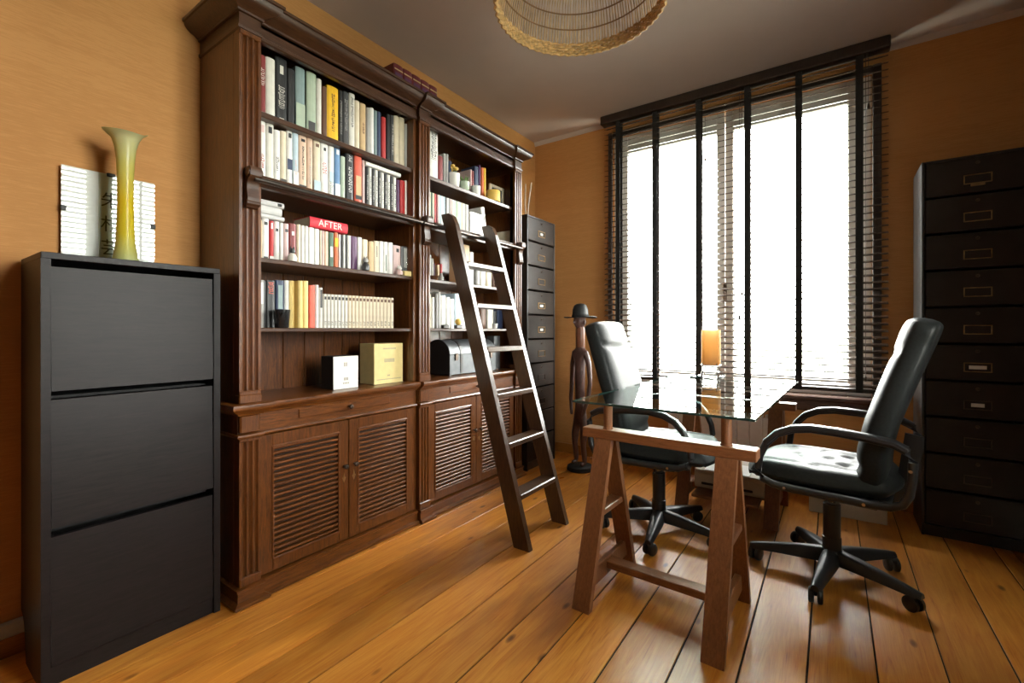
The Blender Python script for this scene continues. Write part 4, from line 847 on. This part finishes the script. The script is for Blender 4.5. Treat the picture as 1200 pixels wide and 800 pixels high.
flat_book(ya, yb, BXP+0.006, zb+0.006, 0.022, 'white', 'thin white book lying flat above the black and white set')
# burgundy volumes on top of the bookcases
for i in range(5):
    y0 = 1.712+i*0.069
    put_book(y0, y0+0.067, -1.995, 2.331, 0.236, 'darkred', 'burgundy volume on bookcase top, %s from the left' % WRD[i+1], 'burgundy volumes on the bookcase', depth=0.14, marks=[P(.1,.13,'tan',.9), P(.86,.89,'tan',.9), P(.55,.8,'purple',.8)]).color = (.16,.022,.03,1)

# ---- right bookcase
XP2 = -1.955; RB = 'the ladder-side bookcase'
row([(103,150,105,'white',[T(.42,.95,'charcoal',.6)]), (151,177,235,'darkred'), (179,190,222,'grey'), (192,205,225,'grey'), (206,222,262,'navy')], (480,130), 4.444, XP2, 1.976, RB+' top shelf', 'books on the right top shelf')
row([(318,326,305,'pink'), (327,337,312,'darkred'), (342,362,290,'navy'), (364,372,282,'purple'), (377,388,295,'orange'), (389,400,298,'yellow')], (480,130), 4.444, -2.02, 1.976, RB+' top shelf', 'books on the right top shelf', 6)
cols = ['cream','green','cream','red','darkred','white','paleblue','white','paleblue','charcoal','white','grey','pink','white','white','palegreen','white','paleblue','cream','white','grey','white']
row([(155+i*14.0, 155+(i+1)*14.0-1, 298+i*4.8, c) for i, c in enumerate(cols)], (480,180), 6.664, XP2, 1.706, RB+' second shelf', 'books on the right second shelf')
row([(42,70,225,'white'), (74,105,275,'offwhite'), (106,120,345,'purple'), (150,190,362,'tan'), (200,228,350,'red')], (500,280), 12, -2.0, 1.376, RB+' third shelf', 'books on the right third shelf')
row([(530,612,85,'tan'), (615,668,185,'white'), (700,760,420,'grey'), (765,840,440,'offwhite'), (850,925,455,'cream'), (930,965,440,'brown')], (500,280), 12, -2.0, 1.376, RB+' third shelf', 'books on the right third shelf', 6)
row([(22,45,70,'cream'), (46,72,95,'white'), (80,104,62,'grey'), (105,122,50,'white'), (124,168,80,'white'), (172,203,95,'white'), (205,240,110,'white'), (245,285,65,'paleblue'), (287,330,70,'white'), (335,370,90,'white'), (465,508,190,'brown'), (524,573,190,'offwhite'), (576,600,215,'charcoal'), (606,652,195,'navy')], (500,335), 7.27, -2.0, 1.088, RB+' fourth shelf', 'books on the right fourth shelf')
# file boxes
for k_, (X0, X1, lab) in enumerate(((470, 545, 'wide white magazine file on the second shelf behind the ladder'), (548, 588, 'narrow white magazine file on the second shelf behind the ladder'))):
    y0 = on_x(480+X0/6.664, 260, XP2)[0]; y1 = on_x(480+X1/6.664, 260, XP2)[0]
    f = thing('magazine_file', lab, 'magazine file', (XP2-0.08, (y0+y1)/2, 1.706), group='white magazine files')
    b = MB(); hh = 0.155
    b.prism([(XP2-0.2, 1.707), (XP2, 1.707), (XP2, 1.706+hh), (XP2-0.06, 1.706+hh), (XP2-0.2, 1.706+hh*0.75)], 'y', y0, y0+0.003); b.prism([(XP2-0.2, 1.707), (XP2, 1.707), (XP2, 1.706+hh), (XP2-0.06, 1.706+hh), (XP2-0.2, 1.706+hh*0.75)], 'y', y1-0.003, y1); b.box(XP2-0.003, XP2, y0, y1, 1.707, 1.706+hh); b.box(XP2-0.2, XP2, y0, y1, 1.707, 1.71)
    b.build('case', M['whitecard'], f); MB().box(XP2-0.19, XP2-0.01, y0+.006, y1-.006, 1.711, 1.706+hh*0.7).build('papers', M['paper'], f)
yv = on_x(480+600/6.664, 255, XP2)[0]
put_book(yv-0.02, yv+0.02, XP2, 1.7065, 0.215, 'white', 'white slanting folder leaning at the end of second shelf behind ladder', 'books on the right second shelf', tilt=0.17)
yv = on_x(480+795/6.664, 280, XP2)[0]
put_book(yv-0.012, yv+0.012, XP2, 1.7065, 0.11, 'cream', 'small cream booklet alone at window end of the second shelf', 'books on the right second shelf')

# ------------------------------------------------------------------ things on the shelves
def ornament(name, label, cat, prof, loc, col, n=20, group=None):
    o = MB().lathe(prof, (0,0,0), n).build(name, M['ceramic'], smooth=50, color=C[col] if isinstance(col, str) else col); o.location = loc; OFF[o] = (0,0,0); tag(o, label, cat, group); return o
def pos(u, v, x): return on_x(u, v, x)
CUP = lambda r0, r1, h_: [(r0*0.9, 0), (r0, 0.003), (r1, h_), (r1-0.003, h_), (r0-0.004, 0.006), (0.001, 0.006)]
y = pos(331.5, 380, -1.928)[0]
ornament('cup', 'matt black tumbler in front of dark books on fourth shelf', 'cup', CUP(0.028, 0.034, 0.078), (-1.945+0.0, y, 1.088), 'black')
bpy.data.objects['cup'].location.x = -1.937
for b_ in [o for o in bpy.data.objects if o.get('category') == 'book' and 'fourth shelf' in o['label'] and 'shoe-cabinet' in o['label']]:
    if abs(b_.location.y-y) < 0.075: b_.location.x -= 0.028
# small figurines on the third shelf
def figurine(label, u, c1, c2, h_, x=-1.928):
    y = pos(u, 305, x)[0]; r = thing('figurine', label, 'figurine', (x, y, 1.376), group='small shelf figurines')
    b = MB(); b.lathe([(0.002, 0), (0.018, 0.002), (0.020, h_*0.25), (0.015, h_*0.5), (0.009, h_*0.58), (0.004, h_*0.62)], n=14)
    b.build('body', M['ceramic'], r, smooth=True, world=False, color=C[c1])
    MB().lathe([(0.002, h_*0.55), (0.012, h_*0.62), (0.014, h_*0.75), (0.010, h_*0.9), (0.002, h_*0.95)], n=14).build('head', M['ceramic'], r, smooth=True, world=False, color=C[c2])
    e_ = MB()
    for s_ in (-1, 1): e_.lathe([(0.001, 0), (0.005, 0.002), (0.001, 0.012)], (0, s_*0.007, h_*0.88), 8)
    e_.build('ears', M['ceramic'], r, smooth=True, world=False, color=C[c2]); return r
figurine('little black and white animal figurine before the dark red book', 342.5, 'offwhite', 'charcoal', 0.062)
figurine('small dark silvery figurine before the cream books on third shelf', 428.5, 'charcoal', 'grey', 0.072)
figurine('tiny pale figurine before the pink book on third shelf', 468, 'pink', 'white', 0.05)
yy = pos(477.5, 318, -1.93)[0]; r = thing('trinket_stand', 'small gilt trinket stand with glass posts at end of third shelf', 'trinket', (-1.93, yy, 1.376))
MB().bbox(-0.012, 0.012, -0.03, 0.03, 0, 0.028, 0.003).build('gilt_block', M['gold'], r, world=False)
for dy in (-0.008, 0.034): MB().lathe([(0.008, 0), (0.006, 0.006), (0.005, 0.09), (0.008, 0.10), (0.003, 0.11)], (0, dy, 0 if dy > .02 else 0.028), 12).build('glass_post', M['clear'], r, smooth=True, world=False)
def carton(name, label, x, y0, y1, z0, z1, d, m, marks, side=None):
    r = thing(name, label, 'box', (x-d/2, (y0+y1)/2, z0))
    MB().bbox(x-d, x-0.0015, y0, y1, z0, z1, 0.002).build('carton', M[side or m], r); MB().box(x-0.0015, x, y0+.001, y1-.001, z0+.001, z1-.001).build('front_face', M[m], r)
    for a, b, c, e in marks:
        t = MB(); n_ = max(1, int((b-a)/0.006))
        for i in range(n_): t.box(x, x+0.0003, a+i*(b-a)/n_, a+(i+0.6)*(b-a)/n_, c, e)
        t.build('print', M['print'], r, color=(.30,.26,.2))
    return r
carton('gift_box', 'glossy white carton with black sides on the bookcase counter', -1.955, 1.306, 1.447, 0.791, 0.951, 0.10, 'whitecard', [(1.36, 1.395, 0.815, 0.822), (1.365, 1.39, 0.832, 0.846), (1.365, 1.385, 0.90, 0.92)], 'laminate_in')
carton('gift_box', 'taller pale gold carton on the bookcase counter by the pilaster', -1.965, 1.553, 1.748, 0.791, 1.006, 0.12, 'gold', [(1.62, 1.69, 0.905, 0.925), (1.61, 1.70, 0.975, 0.982), (1.57, 1.735, 0.812, 0.817), (1.64, 1.66, 0.83, 0.838)])
# dome-topped trunk
y0, y1, x1, d, z0 = 2.12, 2.60, -1.955, 0.21, 0.791
r = thing('trunk', 'small dome-lidded black and silver metal trunk on counter behind ladder', 'trunk', (x1-d/2, (y0+y1)/2, z0))
lid = [(x1-d/2+d/2*math.cos(PI*i/14), 0.925+0.092*math.sin(PI*i/14)) for i in range(15)]
MB().prism([(x1-d, z0+0.006), (x1, z0+0.006), (x1, 0.922), (x1-d, 0.922)], 'y', y0+.004, y1-.004).build('body', M['silver'], r)
MB().prism(lid, 'y', y0+.004, y1-.004).build('lid', M['silver'], r, smooth=40)
for a in (y0, y1-0.004):
    e_ = MB(); e_.prism([(x1-d, z0+.006), (x1, z0+.006), (x1, 0.922)]+lid[:]+[(x1-d, 0.922)], 'y', a, a+0.004); e_.build('end_panel', M['laminate_in'], r)
for a in (y0+0.11, y1-0.13):
    s_ = MB(); pth = [(x1+0.002, a, z0+0.01), (x1+0.002, a, 0.922)]+[(x1-d/2+(d/2+.002)*math.cos(PI*i/12), a, 0.925+0.094*math.sin(PI*i/12)) for i in range(13)]
    s_.tube(pth, 0.004, 6, flat=(0.012, 0.002)); s_.build('strap', M['cab_frame'], r)
for a in (y0+0.06, (y0+y1)/2, y1-0.06):
    MB().bbox(x1, x1+0.008, a-0.013, a+0.013, 0.885, 0.93, 0.003).build('latch', M['iron'], r)
hn = MB(); hn.tube([(x1+0.004, (y0+y1)/2+0.05, 0.905), (x1+0.02, (y0+y1)/2+0.06, 0.89), (x1+0.02, (y0+y1)/2+0.11, 0.89), (x1+0.004, (y0+y1)/2+0.12, 0.905)], 0.004, 7); hn.build('handle', M['iron'], r, smooth=True)
for yy in (y0+.02, y1-.02): MB().box(x1-d+.01, x1-.01, yy-.012, yy+.012, z0, z0+.007).build('foot', M['cab_frame'], r)
# slim dark box beside the trunk
o = MB().bbox(-2.06, -1.99, 2.625, 2.70, 0.791, 1.035, 0.003).build('storage_tin', M['silver']); tag(o, 'upright slim grey tin between the trunk and the end pilaster', 'tin')
# pots, cups and candle on the right top shelf
zc = 1.976
y = pos(533, 205, -1.945)[0]; ornament('mug', 'white mug holding yellow flowers on the ladder-side top shelf', 'mug', CUP(0.036, 0.04, 0.085), (-1.955, y, zc), 'white')
fw = thing('flower_bunch', 'little bunch of yellow flowers standing in the white mug', 'flowers', (-1.955, y, zc+0.05))
for k_ in range(6):
    a = k_*1.05; dx, dy = 0.018*math.cos(a), 0.02*math.sin(a)
    s_ = MB().tube([(dx*0.3, dy*0.3, -0.03), (dx, dy, 0.055+0.008*(k_ % 3))], 0.0018, 5).build('stem', M['leaf'], fw, world=False)
    MB().lathe([(0.002, 0), (0.012, 0.006), (0.014, 0.014), (0.006, 0.02)], (dx, dy, 0.053+0.008*(k_ % 3)), 9).build('blossom', M['wax'], s_, world=False, smooth=True)
y = pos(545.5, 210, -1.945)[0]; ornament('plant_pot', 'small pale green ceramic pot with plant on ladder-side top shelf', 'pot', CUP(0.03, 0.036, 0.06), (-1.955, y, zc), 'palegreen')
pp = thing('succulent', 'tiny green succulent growing in the pale green pot', 'plant', (-1.955, y, zc+0.02))
for k_ in range(9):
    a = k_*2.4; l = 0.028+0.004*(k_ % 3); MB().add([(0,0,0), (l*0.6*math.cos(a)+0.006*math.sin(a), l*0.6*math.sin(a)-0.006*math.cos(a), 0.05), (l*math.cos(a), l*math.sin(a), 0.075+0.006*(k_ % 2)), (l*0.6*math.cos(a)-0.006*math.sin(a), l*0.6*math.sin(a)+0.006*math.cos(a), 0.05), (l*0.3*math.cos(a), l*0.3*math.sin(a), 0.055)], [(0,1,4),(1,2,4),(2,3,4),(3,0,4),(0,3,2,1)]).build('leaf', M['leaf'], pp, world=False)
y = pos(559, 220, -1.945)[0]; ornament('cup', 'white cup beside the orange book on the ladder-side top shelf', 'cup', CUP(0.03, 0.033, 0.062), (-1.955, y, zc), 'white')
y = pos(578.5, 226, -1.945)[0]
cn = thing('candle', 'thick round yellow candle before the empty picture frame', 'candle', (-1.95, y, zc))
MB().lathe([(0.048, 0), (0.05, 0.003), (0.05, 0.072), (0.046, 0.077), (0.03, 0.074), (0.002, 0.073)], n=28).build('wax', M['wax'], cn, smooth=40, world=False); MB().cyl((0,0,0.072), (0.002,0,0.085), 0.0015, n=6).build('wick', M['ink'], cn, world=False)
y0 = pos(574, 210, -2.03)[0]; y1 = pos(591, 210, -2.03)[0]; fr = thing('photo_frame', 'pale wooden photo frame with dark picture behind the yellow candle', 'picture frame', (-2.03, (y0+y1)/2, zc))
f = MB()
for a, b, c, e_ in ((y0, y0+.022, 0, .165), (y1-.03, y1, 0, .165), (y0+.02, y1-.028, 0, .022), (y0+.02, y1-.028, .143, .165)): f.bbox(-2.042, -2.026, a, b, zc+c, zc+e_, 0.002)
f.build('moulding', M['twig'], fr); MB().box(-2.04, -2.034, y0+.018, y1-.026, zc+.018, zc+.148).build('dark_picture', M['print'], fr, color=C['navy']); MB().box(-2.033, -2.0315, y0+.018, y1-.026, zc+.018, zc+.148).build('pane', M['glass'], fr)
# bits on the lower right shelves
y = pos(509, 325, -1.945)[0]; ornament('bowl', 'small brown wooden bowl at pilaster end of third shelf behind ladder', 'bowl', CUP(0.018, 0.03, 0.025), (-1.95, y, 1.376), 'brown')
y = pos(517.5, 325, -1.945)[0]; ornament('jar', 'tiny white jar on the third shelf beside the ladder', 'jar', [(0.002,0),(0.016,0.002),(0.018,0.02),(0.012,0.03),(0.010,0.045),(0.002,0.048)], (-1.95, y, 1.376), 'white')
y = pos(521.8, 382, -1.945)[0]; o = MB().bbox(-0.012, 0.012, -0.026, 0.026, 0, 0.022, 0.003).build('tin', M['cab_frame']); o.location = (-1.945, y, 1.088); tag(o, 'flat black tin before white binders on the fourth shelf', 'tin')
y = pos(537, 380, -1.945)[0]; r = thing('ornament', 'yellow ball ornament on a dark base on the fourth shelf', 'ornament', (-1.945, y, 1.088))
MB().bbox(-0.014, 0.014, -0.028, 0.028, 0, 0.022, 0.003).build('base', M['cab_frame'], r, world=False); MB().lathe([(0.004, 0.02), (0.016, 0.028), (0.021, 0.042), (0.016, 0.056), (0.003, 0.063)], n=18).build('ball', M['wax'], r, smooth=True, world=False)
y = pos(580, 383, -1.945)[0]; ornament('cup', 'little white cup on the fourth shelf between the ladder stiles', 'cup', CUP(0.016, 0.02, 0.035), (-1.945, y, 1.088), 'white')
y = pos(582, 333, -1.945)[0]; ornament('figure', 'small brown figure at window end of the third shelf', 'figurine', [(0.002,0),(0.016,0.002),(0.012,0.02),(0.014,0.035),(0.006,0.045),(0.009,0.055),(0.002,0.066)], (-1.95, y, 1.376), 'brown')
